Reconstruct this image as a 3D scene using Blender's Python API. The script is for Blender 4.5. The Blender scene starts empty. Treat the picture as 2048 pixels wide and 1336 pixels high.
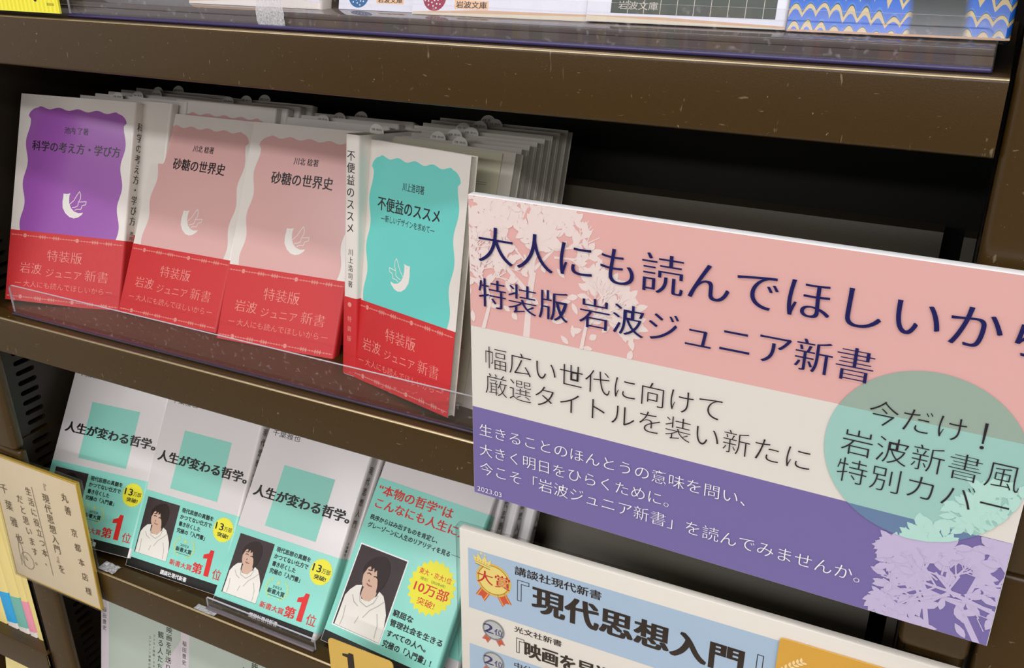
import bpy, bmesh, math, random
from mathutils import Matrix, Vector
from mathutils.geometry import tessellate_polygon
random.seed(7)
C = bpy.context.scene.collection
ZC = 1.40                       # height of the camera above the floor; shelf heights are given relative to it

# ------------------------------------------------------------------ camera
cam = bpy.data.cameras.new('camera'); cam.sensor_width = 36.0; cam.lens = 33.06; cam.clip_start = 0.02
co = bpy.data.objects.new('camera', cam); C.objects.link(co)
def rotcam(yaw, pitch, roll):
    cy, sy, cp, sp, cr, sr = math.cos(yaw), math.sin(yaw), math.cos(pitch), math.sin(pitch), math.cos(roll), math.sin(roll)
    B = Matrix(((1,0,0),(0,0,-1),(0,1,0)))
    Ry = Matrix(((cy,0,sy),(0,1,0),(-sy,0,cy))); Rx = Matrix(((1,0,0),(0,cp,-sp),(0,sp,cp))); Rz = Matrix(((cr,-sr,0),(sr,cr,0),(0,0,1)))
    return Rz @ Rx @ Ry @ B
R = rotcam(0.47320658, 0.42363359, -0.00495176)
m = Matrix((R[0], -R[1], -R[2])).transposed().to_4x4(); m.translation = Vector((0, 0, ZC)); co.matrix_world = m
bpy.context.scene.camera = co

# ------------------------------------------------------------------ world, lights, exposure
sc = bpy.context.scene
sc.view_settings.view_transform = 'Standard'; sc.view_settings.look = 'None'
sc.view_settings.gamma = 1.0; sc.view_settings.exposure = 0.0; sc.view_settings.use_curve_mapping = False
w = bpy.data.worlds.new('shop_air'); sc.world = w; w.use_nodes = True
w.node_tree.nodes['Background'].inputs[0].default_value = (.98, .96, .97, 1); w.node_tree.nodes['Background'].inputs[1].default_value = 0.62
LAMPS = []
def area(name, loc, size, size_y, power, rot=(0,0,0), col=(.925, .92, .965)):
    l = bpy.data.lights.new(name, 'AREA'); l.shape = 'RECTANGLE'; l.size = size; l.size_y = size_y; l.energy = power; l.color = col
    o = bpy.data.objects.new(name, l); C.objects.link(o); o.location = loc; o.rotation_euler = rot
    LAMPS.append((loc, size, size_y)); return o
area('ceiling_lamp_near', (-0.3, 0.10, 2.68), 3.2, 0.12, 8)
area('ceiling_lamp_aisle', (-0.1, -0.50, 2.68), 3.2, 0.16, 17)
area('ceiling_lamp_far', (0.4, -1.85, 2.68), 4.2, 0.30, 62)
area('added_fill_lamp', (0.6, -3.9, 2.68), 5.0, 0.45, 150)  # added fill lamp out of view, brightens the covers from the front

# ------------------------------------------------------------------ materials
def lin(c):
    c = c / 255.0
    return c / 12.92 if c <= .04045 else ((c + .055) / 1.055) ** 2.4
def rgb(c, g=1.0): return tuple(min(.92, lin(x) * g) for x in c) + (1.0,)
MATS = {}
GLINT = None
def mat(name, c, rough=.4, spec=.5, metal=0.0, coat=0.0, bump=0.0, bscale=300.0, var=0.0, vscale=20.0, g=1.12):
    if name in MATS: return MATS[name]
    M = bpy.data.materials.new(name); M.use_nodes = True; nt = M.node_tree; b = nt.nodes['Principled BSDF']
    col = rgb(c, g); b.inputs['Base Color'].default_value = col; b.inputs['Roughness'].default_value = rough
    b.inputs['Specular IOR Level'].default_value = spec; b.inputs['Metallic'].default_value = metal
    b.inputs['Coat Weight'].default_value = coat; b.inputs['Coat Roughness'].default_value = .08
    tc = nt.nodes.new('ShaderNodeTexCoord')
    if bump:
        n = nt.nodes.new('ShaderNodeTexNoise'); n.inputs['Scale'].default_value = bscale; n.inputs['Detail'].default_value = 3
        bp = nt.nodes.new('ShaderNodeBump'); bp.inputs['Strength'].default_value = bump; bp.inputs['Distance'].default_value = .0006
        nt.links.new(tc.outputs['Object'], n.inputs['Vector']); nt.links.new(n.outputs['Fac'], bp.inputs['Height']); nt.links.new(bp.outputs['Normal'], b.inputs['Normal'])
    if var:
        n2 = nt.nodes.new('ShaderNodeTexNoise'); n2.inputs['Scale'].default_value = vscale; n2.inputs['Detail'].default_value = 5
        mx = nt.nodes.new('ShaderNodeMix'); mx.data_type = 'RGBA'; mx.blend_type = 'MIX'
        mx.inputs[6].default_value = tuple(x * (1 - var) for x in col[:3]) + (1,); mx.inputs[7].default_value = tuple(min(.95, x * (1 + var)) for x in col[:3]) + (1,)
        nt.links.new(tc.outputs['Object'], n2.inputs['Vector']); nt.links.new(n2.outputs['Fac'], mx.inputs[0]); nt.links.new(mx.outputs[2], b.inputs['Base Color'])
    MATS[name] = M; return M
def metal_paint():
    M = mat('brown_painted_steel', (62, 45, 18), rough=.32, spec=.4, bump=.12, bscale=1400, var=.10, vscale=5)
    nt = M.node_tree; b = nt.nodes['Principled BSDF']; src = b.inputs['Base Color'].links[0].from_socket
    tc = [n for n in nt.nodes if n.type == 'TEX_COORD'][0]
    prev = src
    # short pale scratches, scuffs and dust specks worn into the paint
    for (sx, sy, sz, sc_, lo, hi, amt) in ((110, 60, 26, 3.4, .72, .77, .26), (50, 60, 170, 3.0, .725, .775, .22), (520, 520, 520, 1.0, .74, .79, .45)):
        mp = nt.nodes.new('ShaderNodeMapping'); mp.inputs['Scale'].default_value = (sx, sy, sz)
        n = nt.nodes.new('ShaderNodeTexNoise'); n.inputs['Scale'].default_value = sc_; n.inputs['Detail'].default_value = 2; n.inputs['Distortion'].default_value = .6
        cr = nt.nodes.new('ShaderNodeMapRange'); cr.inputs['From Min'].default_value = lo; cr.inputs['From Max'].default_value = hi; cr.inputs['To Max'].default_value = amt
        mx = nt.nodes.new('ShaderNodeMix'); mx.data_type = 'RGBA'; mx.inputs[7].default_value = rgb((190, 176, 140))
        nt.links.new(tc.outputs['Object'], mp.inputs['Vector']); nt.links.new(mp.outputs[0], n.inputs['Vector']); nt.links.new(n.outputs['Fac'], cr.inputs['Value'])
        nt.links.new(cr.outputs[0], mx.inputs[0]); nt.links.new(prev, mx.inputs[6]); prev = mx.outputs[2]
    nt.links.new(prev, b.inputs['Base Color']); return M
STEEL = metal_paint(); STEEL.node_tree.nodes['Principled BSDF'].inputs['Coat Weight'].default_value = .08; STEEL.node_tree.nodes['Principled BSDF'].inputs['Coat Roughness'].default_value = .10
REST = mat('olive_brown_steel', (92, 84, 68), rough=.45, bump=.1, bscale=900)
DARK = mat('dark_brown_steel', (50, 42, 33), rough=.4, bump=.1, bscale=900)
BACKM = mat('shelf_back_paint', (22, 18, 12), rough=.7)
HOLE = mat('hole_black', (8, 7, 6), rough=.9, spec=.1)
def clear(name, tint, gl=.02, ior=1.49, extra=0.0, haze=None):
    if name in MATS: return MATS[name]
    M = bpy.data.materials.new(name); M.use_nodes = True; nt = M.node_tree; nt.nodes.clear()
    out = nt.nodes.new('ShaderNodeOutputMaterial'); lw = nt.nodes.new('ShaderNodeLayerWeight'); lw.inputs[0].default_value = .5
    pw = nt.nodes.new('ShaderNodeMath'); pw.operation = 'POWER'; pw.inputs[1].default_value = 4.2; nt.links.new(lw.outputs['Facing'], pw.inputs[0])
    fr = nt.nodes.new('ShaderNodeMath'); fr.operation = 'MULTIPLY_ADD'; fr.inputs[1].default_value = .9; fr.inputs[2].default_value = .05; nt.links.new(pw.outputs[0], fr.inputs[0])
    ad = nt.nodes.new('ShaderNodeMath'); ad.operation = 'ADD'; ad.inputs[1].default_value = extra; ad.use_clamp = True
    tr = nt.nodes.new('ShaderNodeBsdfTransparent'); tr.inputs[0].default_value = tint + (1,)
    g = nt.nodes.new('ShaderNodeBsdfGlossy'); g.inputs['Roughness'].default_value = gl
    mx = nt.nodes.new('ShaderNodeMixShader'); nt.links.new(fr.outputs[0], ad.inputs[0]); nt.links.new(ad.outputs[0], mx.inputs[0])
    base = tr.outputs[0]
    if haze:
        df = nt.nodes.new('ShaderNodeBsdfDiffuse'); df.inputs[0].default_value = (.85, .84, .86, 1); m2 = nt.nodes.new('ShaderNodeMixShader')
        n = nt.nodes.new('ShaderNodeTexNoise'); n.inputs['Scale'].default_value = haze[1]; n.inputs['Detail'].default_value = 6
        tc = nt.nodes.new('ShaderNodeTexCoord'); nt.links.new(tc.outputs['Object'], n.inputs['Vector'])
        mr = nt.nodes.new('ShaderNodeMapRange'); mr.inputs['From Min'].default_value = haze[2]; mr.inputs['From Max'].default_value = haze[3]; mr.inputs['To Min'].default_value = haze[4]; mr.inputs['To Max'].default_value = haze[0]
        nt.links.new(n.outputs['Fac'], mr.inputs['Value']); nt.links.new(mr.outputs[0], m2.inputs[0]); nt.links.new(base, m2.inputs[1]); nt.links.new(df.outputs[0], m2.inputs[2]); base = m2.outputs[0]
    nt.links.new(base, mx.inputs[1]); nt.links.new(g.outputs[0], mx.inputs[2]); nt.links.new(mx.outputs[0], out.inputs[0])
    MATS[name] = M; return M
ACR = clear('clear_acrylic', (.95, .94, .97), haze=(.16, 260, .60, .72, .02))
ACRE = mat('acrylic_edge', (206, 203, 210), rough=.25, g=1.0)
VIOLET = mat('violet_acrylic_fold', (58, 50, 90), rough=.25)
SLEEVE = clear('clear_plastic_sleeve', (.97, .98, .97), gl=.12, extra=-.02)
TAPE = clear('frosted_tape', (.9, .9, .92), gl=.25, extra=.1, haze=(.75, 900, .35, .65, .35))

# ------------------------------------------------------------------ object helpers
def link(name, me, m=None, parent=None, kind=None):
    o = bpy.data.objects.new(name, me); C.objects.link(o)
    if m and me is not None and not me.materials: me.materials.append(m)
    if parent: o.parent = parent
    if kind: o['kind'] = kind
    return o
def tag(o, label, cat, group=None):
    o['label'] = label; o['category'] = cat
    if group: o['group'] = group
    return o
def mesh(name, v, f, smooth=False):
    me = bpy.data.meshes.new(name); me.from_pydata([tuple(x) for x in v], [], f); me.update()
    if smooth: me.polygons.foreach_set('use_smooth', [True] * len(me.polygons))
    return me
def box(name, x0, x1, y0, y1, z0, z1, m, parent=None, bev=0.0, seg=2, kind=None):
    bm = bmesh.new(); bmesh.ops.create_cube(bm, size=1)
    for v in bm.verts: v.co = Vector(((x0+x1)/2 + v.co.x*(x1-x0), (y0+y1)/2 + v.co.y*(y1-y0), (z0+z1)/2 + v.co.z*(z1-z0)))
    if bev: bmesh.ops.bevel(bm, geom=bm.edges[:], offset=bev, segments=seg, affect='EDGES', profile=.5)
    me = bpy.data.meshes.new(name); bm.to_mesh(me); bm.free()
    if bev: me.polygons.foreach_set('use_smooth', [True]*len(me.polygons)); 
    o = link(name, me, m, parent, kind)
    if bev: me.set_sharp_from_angle(angle=math.radians(50))
    return o
def empty(name, loc, label=None, cat=None, group=None):
    e = bpy.data.objects.new(name, None); C.objects.link(e); e.empty_display_size = .02; e.location = loc
    if label: tag(e, label, cat, group)
    return e
def frame(yaw, lean, roll):
    y, l, r = (math.radians(a) for a in (yaw, lean, roll))
    u = Vector((math.cos(y), math.sin(y), 0)); n0 = Vector((-math.sin(y), math.cos(y), 0)); v = Vector((0,0,1))*math.cos(l) + n0*math.sin(l)
    u2 = u*math.cos(r) + v*math.sin(r); v2 = -u*math.sin(r) + v*math.cos(r)
    return u2, v2, u2.cross(v2)
def posed(name, o, ang, k, label, cat, group=None, off=(0,0,0)):
    """Empty whose local axes are x across, y into the shelf, z up the face; o is the lower left front corner."""
    u, v, n = frame(*ang)
    e = empty(name, (0,0,0), label, cat, group)
    M = Matrix((u*k, -n*k, v*k)).transposed().to_4x4()
    M.translation = Vector(o) + Vector((0,0,ZC)) + u*off[0] - n*off[1] + v*off[2]
    e.matrix_world = M; return e
def dup(root, **kw):
    r = root.copy(); C.objects.link(r)
    for ch in list(root.children):
        c = ch.copy(); C.objects.link(c); c.parent = r
        for g in list(ch.children):
            d = g.copy(); C.objects.link(d); d.parent = c
    return r

# ------------------------------------------------------------------ flat print: polygons laid on a face (x right, z up, facing -y), in millimetres
MM = .001; LAY = .00005
class Flat:
    def __init__(s): s.v = []; s.f = []
    def poly(s, pts, lay=1):
        a = 0
        for i in range(len(pts)):
            p, q = pts[i], pts[(i+1) % len(pts)]; a += p[0]*q[1] - q[0]*p[1]
        if a < 0: pts = pts[::-1]
        b = len(s.v); s.v += [(p[0]*MM, -lay*LAY, p[1]*MM) for p in pts]; s.f.append(tuple(range(b, b+len(pts)))); return s
    def rect(s, x0, z0, x1, z1, lay=1): return s.poly([(x0,z0),(x1,z0),(x1,z1),(x0,z1)], lay)
    def disc(s, cx, cz, r, lay=1, n=20, rz=None):
        return s.poly([(cx + r*math.cos(2*math.pi*i/n), cz + (rz or r)*math.sin(2*math.pi*i/n)) for i in range(n)], lay)
    def line(s, pts, wd, lay=1):
        for p, q in zip(pts[:-1], pts[1:]):
            d = Vector((q[0]-p[0], q[1]-p[1])); L = d.length
            if L < 1e-6: continue
            d /= L; n = Vector((-d.y, d.x))*wd/2; e = d*wd*.25
            s.poly([(p[0]-e.x+n.x, p[1]-e.y+n.y), (p[0]-e.x-n.x, p[1]-e.y-n.y), (q[0]+e.x-n.x, q[1]+e.y-n.y), (q[0]+e.x+n.x, q[1]+e.y+n.y)], lay)
        return s
    def star(s, cx, cz, r0, r1, n, lay=1):
        return s.poly([(cx + (r0 if i % 2 else r1)*math.cos(math.pi*i/n), cz + (r0 if i % 2 else r1)*math.sin(math.pi*i/n)) for i in range(2*n)], lay)
    def build(s, name, m, parent):
        if not s.f: return None
        return link(name, mesh(name, s.v, s.f), m, parent)
    # --- lettering
    def text(s, body, x0, x1, zc, h, off=0.0, serif=0.0, bold=0.0, lay=2, cap=False, res=3, skew=0.0, rise=0.0):
        grow = max(0.0, off)*1.5; v, f = glyphs(body, min(0.0, off), res)
        if not v: return s
        a = min(p[0] for p in v); b = max(p[0] for p in v); sx = (x1-x0)/(b-a); em = h/(.73 if cap else .92); cz = .365 if cap else .38
        sh = [0.0]
        if serif: sh = [i*serif/3 - serif/2 for i in range(4)]
        if bold: sh = [-bold/2, -bold/6, bold/6, bold/2]
        for n_, (t, q_) in enumerate([(t, 0.0) for t in sh] if not grow else [(t + sx_*grow, sz_*grow) for t in ((sh[0], sh[-1]) if len(sh) > 1 else sh) for sx_ in (-1, 1) for sz_ in (-.8, .8)]):
            base = len(s.v)
            for p in v:
                zz = (p[1]+q_-cz)*em
                s.v.append(((x0 + (p[0]+t-a)*sx + skew*zz)*MM, -(lay + .03*n_)*LAY, (zc + zz + rise*(p[0]-a)*sx)*MM))
            s.f += [tuple(i+base for i in q) for q in f]
        return s
    def vtext(s, body, xc, ztop, zbot, wd, off=0.0, serif=0.0, lay=2, res=3, lean=0.0, h=.92):
        n = len(body); ch = (ztop-zbot)/n
        for i, c in enumerate(body):
            if c in ' ·': continue
            v, f = glyphs(c, off, res)
            if not v: continue
            sh = [0.0] if not serif else [-serif/2, 0, serif/2]
            zc = ztop - ch*(i+.5); xx = xc + lean*(i+.5)/n
            for t in sh:
                base = len(s.v)
                for p in v: s.v.append(((xx + (p[0]+t-.5)*wd)*MM, -(lay+.1*t)*LAY, (zc + (p[1]-.38)*min(ch*h, wd*1.1))*MM))
                s.f += [tuple(k+base for k in q) for q in f]
        return s
GL = {}
def glyphs(body, off, res):
    k = (body, round(off, 4), res)
    if k not in GL:
        c = bpy.data.curves.new('t', 'FONT'); c.body = body; c.offset = off; c.resolution_u = res; c.size = 1
        o = bpy.data.objects.new('t', c); me = bpy.data.meshes.new_from_object(o)
        GL[k] = ([(v.co.x, v.co.y) for v in me.vertices], [tuple(p.vertices) for p in me.polygons])
        bpy.data.objects.remove(o); bpy.data.curves.remove(c); bpy.data.meshes.remove(me)
    return GL[k]

# ------------------------------------------------------------------ colours
PAPER = mat('white_laminated_cover', (222, 216, 207), rough=.22, bump=.08, bscale=60)
GREYC = mat('grey_cover_back', (196, 190, 176), rough=.3)
PAGES = mat('page_edges', (226, 220, 202), rough=.85, spec=.2, bump=.4, bscale=1500)
INK = mat('black_ink', (26, 24, 24), rough=.35)
RED = mat('red_paper_band', (198, 44, 46), rough=.5, bump=.15, bscale=1400, var=.03, vscale=300)
REDINK = mat('red_ink', (212, 42, 40), rough=.35)
PINKFOIL = mat('pale_pink_print', (226, 142, 130), rough=.45)
PURPLE = mat('purple_print', (150, 84, 166), rough=.2, bump=.08, bscale=60)
ROSE = mat('rose_print', (216, 170, 165), rough=.2, bump=.08, bscale=60)
TEAL = mat('teal_print', (102, 200, 190), rough=.24, bump=.08, bscale=60)
BIRD = mat('off_white_print', (228, 224, 216), rough=.22)
KTEAL = mat('mint_band_print', (138, 212, 196), rough=.22, bump=.06, bscale=60)
KSQ = mat('mint_square_print', (138, 204, 188), rough=.25)
BLACKS = mat('black_strip_print', (32, 32, 30), rough=.3)
YEL = mat('yellow_print', (238, 228, 62), rough=.3)
WHITEINK = mat('white_ink', (238, 236, 232), rough=.35)
GOLDINK = mat('pale_gold_print', (196, 214, 120), rough=.3)
SLIP = mat('sales_slip_paper', (214, 210, 200), rough=.6)

# ------------------------------------------------------------------ books
def section(W, T, r, grow=0.0, spine='R', thick=None, open_='L'):
    """cross-section of a soft cover seen from above: front at y=0, spine round at the right, back at y=T (metres)"""
    n = 5; p = [(0 - 0, -grow)]
    for i in range(n+1):
        a = math.pi/2*i/n; p.append((W - r + (r+grow)*math.sin(a), r - (r+grow)*math.cos(a)))
    for i in range(n+1):
        a = math.pi/2*i/n; p.append((W - r + (r+grow)*math.cos(a), T - r + (r+grow)*math.sin(a)))
    p.append((0, T + grow))
    if spine == 'L': p = [(W - x, y) for x, y in p]
    return p
def wrap(name, p, z0, z1, t=.0003, flip=False):
    """sheet of thickness t bent along p and z0..z1 high"""
    n = len(p); v = []
    nrm = []
    for i in range(n):
        a = Vector(p[max(0, i-1)]); b = Vector(p[min(n-1, i+1)]); d = (b-a).normalized(); nn = Vector((-d.y, d.x))
        nrm.append(-nn if flip else nn)
    for i in range(n):
        x, y = p[i]; q = Vector((x, y)) + nrm[i]*t
        v += [(x, y, z0), (x, y, z1), (q.x, q.y, z0), (q.x, q.y, z1)]
    f = []
    for i in range(n-1):
        a, b = 4*i, 4*(i+1)
        f += [(a, b, b+1, a+1), (a+2, a+3, b+3, b+2), (a+1, b+1, b+3, a+3), (a, a+2, b+2, b)]
    f += [(0, 1, 3, 2), (4*(n-1), 4*(n-1)+2, 4*(n-1)+3, 4*(n-1)+1)]
    bm = bmesh.new(); 
    for q in v: bm.verts.new(q)
    bm.verts.ensure_lookup_table()
    for q in f: bm.faces.new([bm.verts[i] for i in q])
    bmesh.ops.recalc_face_normals(bm, faces=bm.faces[:]); me = bpy.data.meshes.new(name); bm.to_mesh(me); bm.free()
    me.polygons.foreach_set('use_smooth', [True]*len(me.polygons)); me.set_sharp_from_angle(angle=math.radians(40)); return me
ORD = ['first', 'second', 'third', 'fourth', 'fifth', 'sixth', 'seventh', 'eighth']
CACHE = {}
def cached(k, fn):
    if k not in CACHE: CACHE[k] = fn()
    return CACHE[k]
def book(e, W=.105, H=.173, T=.009, spine='R', cover=None, r=.0022, band=None):
    cover = cover or PAPER
    fl = spine == 'R'
    me = cached(('cov', W, H, T, spine, cover.name, r), lambda: wrap('cover', section(W, T, r, 0, spine), 0, H, flip=not fl))
    link('cover', me, cover, e)
    x0, x1 = (.0008, W-.0012) if spine == 'R' else (.0012, W-.0008)
    def pg():
        bm = bmesh.new(); bmesh.ops.create_cube(bm, size=1); y0, y1 = .0005, T-.0005
        for v in bm.verts: v.co = Vector(((x0+x1)/2 + v.co.x*(x1-x0), (y0+y1)/2 + v.co.y*(y1-y0), H/2 + v.co.z*(H-.0016)))
        me = bpy.data.meshes.new('pages'); bm.to_mesh(me); bm.free(); return me
    link('pages', cached(('pg', W, H, T, spine), pg), PAGES, e)
    if band:
        z0, z1, m = band
        me = cached(('band', W, T, spine, m.name, z0, z1), lambda: wrap('paper_band', section(W, T, r, .0003, spine), z0, z1, .00025, flip=not fl))
        return link('paper_band', me, m, e)
def slip(e, x, H, T, w=.013, h=.006):
    pts = [(x-w/2, H-.004), (x+w/2, H-.004), (x+w/2, H)] + [(x + w/2*math.cos(a), H + h*math.sin(a)) for a in [math.pi*i/10 for i in range(1, 10)]] + [(x-w/2, H)]
    n = len(pts); v = [(p[0], T*.5-.0001, p[1]) for p in pts] + [(p[0], T*.5+.0001, p[1]) for p in pts]
    f = [tuple(range(n))[::-1], tuple(range(n, 2*n))] + [(i, (i+1) % n, n+(i+1) % n, n+i) for i in range(n)]
    s = link('sales_slip', cached(('slip', x, H, T), lambda: mesh('sales_slip', v, f)), SLIP, e)
    F = Flat(); F.text('定価（税10%）', (x-w*.36)*1000, (x+w*.36)*1000, (H+h*.35)*1000, 1.6)
    me = cached(('sliptext', x, H, T), lambda: mesh('lettering', [(a, b + T*.5-.0001, c) for a, b, c in F.v], F.f)); link('lettering', me, INK, s)

def scallop(x0, x1, z0, zt, amp=1.3):
    """panel outline with wavy sides and rounded shoulders (mm)"""
    pts = [(x0, z0), (x1, z0)]; n = 60
    for i in range(n+1):
        t = i/n; z = z0 + (zt-11-z0)*t; pts.append((x1 + amp*1.2*math.sin((z-60)*2*math.pi/34), z))
    for i in range(1, 9):
        a = math.pi/2*i/9; pts.append((x1 - 9 + 10*math.cos(a), zt - 10 + 9*math.sin(a)))
    for i in range(0, 41):
        t = i/40; x = x1 - 9 - (x1 - x0 - 18)*t; pts.append((x, zt + amp*.75*math.cos(t*2*math.pi*4) - amp*.75))
    for i in range(1, 9):
        a = math.pi/2 + math.pi/2*i/9; pts.append((x0 + 9 + 10*math.cos(a), zt - 10 + 9*math.sin(a)))
    for i in range(n+1):
        t = 1 - i/n; z = z0 + (zt-11-z0)*t; pts.append((x0 - amp*1.2*math.sin((z-60)*2*math.pi/34 + .6), z))
    return pts
def bird(parent, ox, oz, mirror=False, wd=22.0):
    body = [(607,440),(650,446),(690,440),(676,462),(668,500),(663,560),(678,620),(712,664),(760,686),(815,682),(796,708),(748,738),(700,746),(650,728),(606,680),(580,610),(586,530),(600,480)]
    wing = [(668,572),(722,528),(765,465),(797,425),(808,465),(800,512),(772,552),(865,550),(852,588),(812,596),(792,640),(742,636),(718,650)]
    inner = [(772,552),(760,598),(724,612),(692,614)]
    def T(p):
        x = (p[0]-578)*.0777*wd/22.3; z = 20.8 - (p[1]-440)*.0672 + (p[0]-578)*.0102; x += (p[1]-440)*.0132
        if mirror: x = wd - x
        return (ox + x, oz + z)
    F = Flat(); F.poly([T(p) for p in body], 2); F.line([T(p) for p in wing], .55, 2); F.line([T(p) for p in inner], .55, 2)
    F.build('bird_emblem', BIRD, parent)
    Flat().disc(*T((640, 470)), .45, 3, 8).build('bird_eye', GREYC, parent)
def band_print(b, W=105, zs=(55.2, 3.6)):
    b['label'] = 'red paper band with pale pink lettering'
    F = Flat()
    for z in zs:
        x = 1.5; k = 0
        while x < W-1.5:
            ph = (x - 13.5) % 48
            if ph < 1.2: F.disc(x, z, 1.7, 9, 12); x += 3
            elif 14 < ph < 20 or 27 < ph < 33: F.disc(x, z, 1.15, 9, 6); F.line([(x, z-1.7), (x, z+1.7)], .35, 9); x += 2.1
            else:
                F.disc(x, z, .42 + .25*(k % 2), 9, 6); x += 1.25
            k += 1
        F.line([(1, z), (W-1, z)], .22, 9)
    F.build('border_ornament', PINKFOIL, b)
    G = Flat(); G.text('特装版', 36, 67.6, 40.6, 9.6, off=-.014, serif=.022, lay=9)
    G.text('岩波', 11.8, 31.5, 28.3, 9.2, off=-.014, serif=.022, lay=9); G.text('ジュニア', 36, 68.5, 26.2, 7.4, off=-.006, lay=9); G.text('新書', 72, 92.8, 27.2, 9.4, off=-.014, serif=.022, lay=9)
    G.text('大人にも読んでほしいから', 16, 89.6, 15.2, 5.4, off=-.008, lay=9); G.rect(8, 15, 13.6, 15.4, 9); G.rect(92, 15, 97.6, 15.4, 9)
    G.build('lettering', PINKFOIL, b)

def junior_book(name, o, ang, k, label, panel, title, author, tx, sub=None, spine='R', T=.009, group=None, prints=True, tw=None, spinetext=None, tser=.024):
    e = posed(name, o, ang, k, label, 'book', group)
    b = book(e, T=T, spine=spine, band=(0, .0592, RED))
    pts = scallop(9.2, 96.8, 40, 163.6)
    Flat().poly(pts, 1).build('cover_panel', panel, e)
    F = Flat()
    if title: F.text(title, tx[0], tx[1], 131, tx[2], off=.006, serif=tser, res=4)
    if author: F.text(author, 42.2, 64, 145.6, 5.6, off=.004, serif=.02)
    if sub: F.text(sub, 22, 77, 121.2, 4.8, off=.004)
    F.build('lettering', INK, e)
    bird(e, 43.8 if spine == 'R' else 36, 72, mirror=(spine == 'L'))
    band_print(b)
    if spinetext: spine_text(e, spinetext, T)
    return e
def spine_text(e, items, T, W=.105, left=False, m=None):
    """vertical lettering on the spine face (plane x = W, running down)"""
    v = []; f = []
    for body, ztop, zbot, wd in items:
        F = Flat(); F.vtext(body, 0, ztop, zbot, wd, off=0, serif=.03)
        b = len(v); v += [(W + .00008, T/2 + a, c) for a, y, c in F.v]; f += [tuple(i+b for i in q) for q in F.f]
    if v: link('spine_lettering', mesh('spine_lettering', v, f), m or INK, e)

# ------------------------------------------------------------------ the shop: floor, ceiling, walls
tilem = mat('pale_floor_tile', (176, 168, 154), rough=.35, var=.06, vscale=3)
box('floor', -4, 4, -5.2, 1.25, -.05, 0, tilem, kind='structure')
plast = mat('ceiling_paint', (226, 222, 214), rough=.9)
box('ceiling', -4, 4, -5.2, 1.25, 2.72, 2.80, plast, kind='structure')
wallm = mat('wall_paint', (196, 190, 180), rough=.9)
box('wall_back', -4, 4, 1.20, 1.25, 0, 2.72, wallm, kind='structure')
white_metal = mat('white_enamel', (230, 230, 226), rough=.4)
for i, (l, a, b) in enumerate(LAMPS):
    t = empty('ceiling_light', (l[0], l[1], 2.72), ('narrow ceiling light right above the bookcase front', 'ceiling light strip over the aisle', 'wide ceiling light strip behind the viewer', 'widest light strip, an unseen fill added farthest behind the viewer')[i], 'ceiling light')
    box('housing', -a/2-.02, a/2+.02, -b/2-.02, b/2+.02, -.035, 0, white_metal, t, bev=.004)
    t.children[0].location = (0, 0, 0)
# bookcase across the aisle, seen only as reflections
t = empty('opposite_bookcase', (0, -1.75, 0), 'dark bookcase full of books across the aisle, behind the viewer', 'bookcase')
box('back_panel', -2.4, 2.4, -.32, -.30, 0, 1.25, STEEL, t)
for k in range(5): box('shelf', -2.4, 2.4, -.30, .0, .02+.30*k, .05+.30*k, STEEL, t)
v = []; f = []; cols = []
for k in range(4):
    x = -2.38
    while x < 2.36:
        wd = random.uniform(.01, .035) * (3 if random.random() < .12 else 1); h = random.uniform(.17, .24); b = len(v); z0 = .05 + .30*k
        if x + wd > 2.38: break
        v += [(X, Y, Z) for X in (x, x+wd-.001) for Y in (-.25, -.06) for Z in (z0, z0+h)]
        f += [tuple(b+i for i in q) for q in ((0,1,3,2), (4,6,7,5), (0,4,5,1), (2,3,7,6), (1,5,7,3), (0,2,6,4))]
        cols += [random.choice(((200,60,50),(230,130,50),(240,220,180),(60,90,160),(235,235,230),(70,140,90),(150,70,120),(240,190,60),(40,40,50),(220,215,205)))] * 6; x += wd
me = mesh('books', v, f); pal = sorted(set(cols)); o = link('books', me, None, t, 'stuff')
for c in pal: me.materials.append(mat('spine_%d_%d_%d' % c, c, rough=.5))
me.polygons.foreach_set('material_index', [pal.index(c) for c in cols])

# ------------------------------------------------------------------ the bookcase
def prof(name, pts, x0, x1, t, m, parent, z=0.0):
    """bent steel sheet: profile (y,z) extruded from x0 to x1"""
    n = len(pts); v = []
    for i in range(n):
        a = Vector(pts[max(0, i-1)]); b = Vector(pts[min(n-1, i+1)]); d = (b-a).normalized(); nn = Vector((d.y, -d.x))*t
        y, zz = pts[i]
        for X in (x0, x1): v += [(X, y, zz+z), (X, y+nn.x, zz+z+nn.y)]
    f = []
    for i in range(n-1):
        a, b = 4*i, 4*i+4
        f += [(a, a+2, b+2, b), (a+1, b+1, b+3, a+3), (a, b, b+1, a+1), (a+2, a+3, b+3, b+2)]
    f += [(0, 1, 3, 2), (4*n-4, 4*n-2, 4*n-1, 4*n-3)]
    me = mesh(name, v, f); bm = bmesh.new(); bm.from_mesh(me); bmesh.ops.recalc_face_normals(bm, faces=bm.faces[:]); bm.to_mesh(me); bm.free()
    me.polygons.foreach_set('use_smooth', [True]*len(me.polygons)); me.set_sharp_from_angle(angle=math.radians(35))
    return link(name, me, m, parent)
YF = .443
GLINT = mat('painted_bend_highlight', (196, 178, 140), rough=.32, metal=.85, g=1.0)  # pale metal tone standing in for the highlight line on each shelf bend
def bend_highlight(o, i0, i1):
    """bright metallic strip along the bend: its highlight put into the material"""
    o.data.materials.append(GLINT)
    for i in range(i0, i1): o.data.polygons[4*i].material_index = 1; o.data.polygons[4*i+1].material_index = 1
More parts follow.
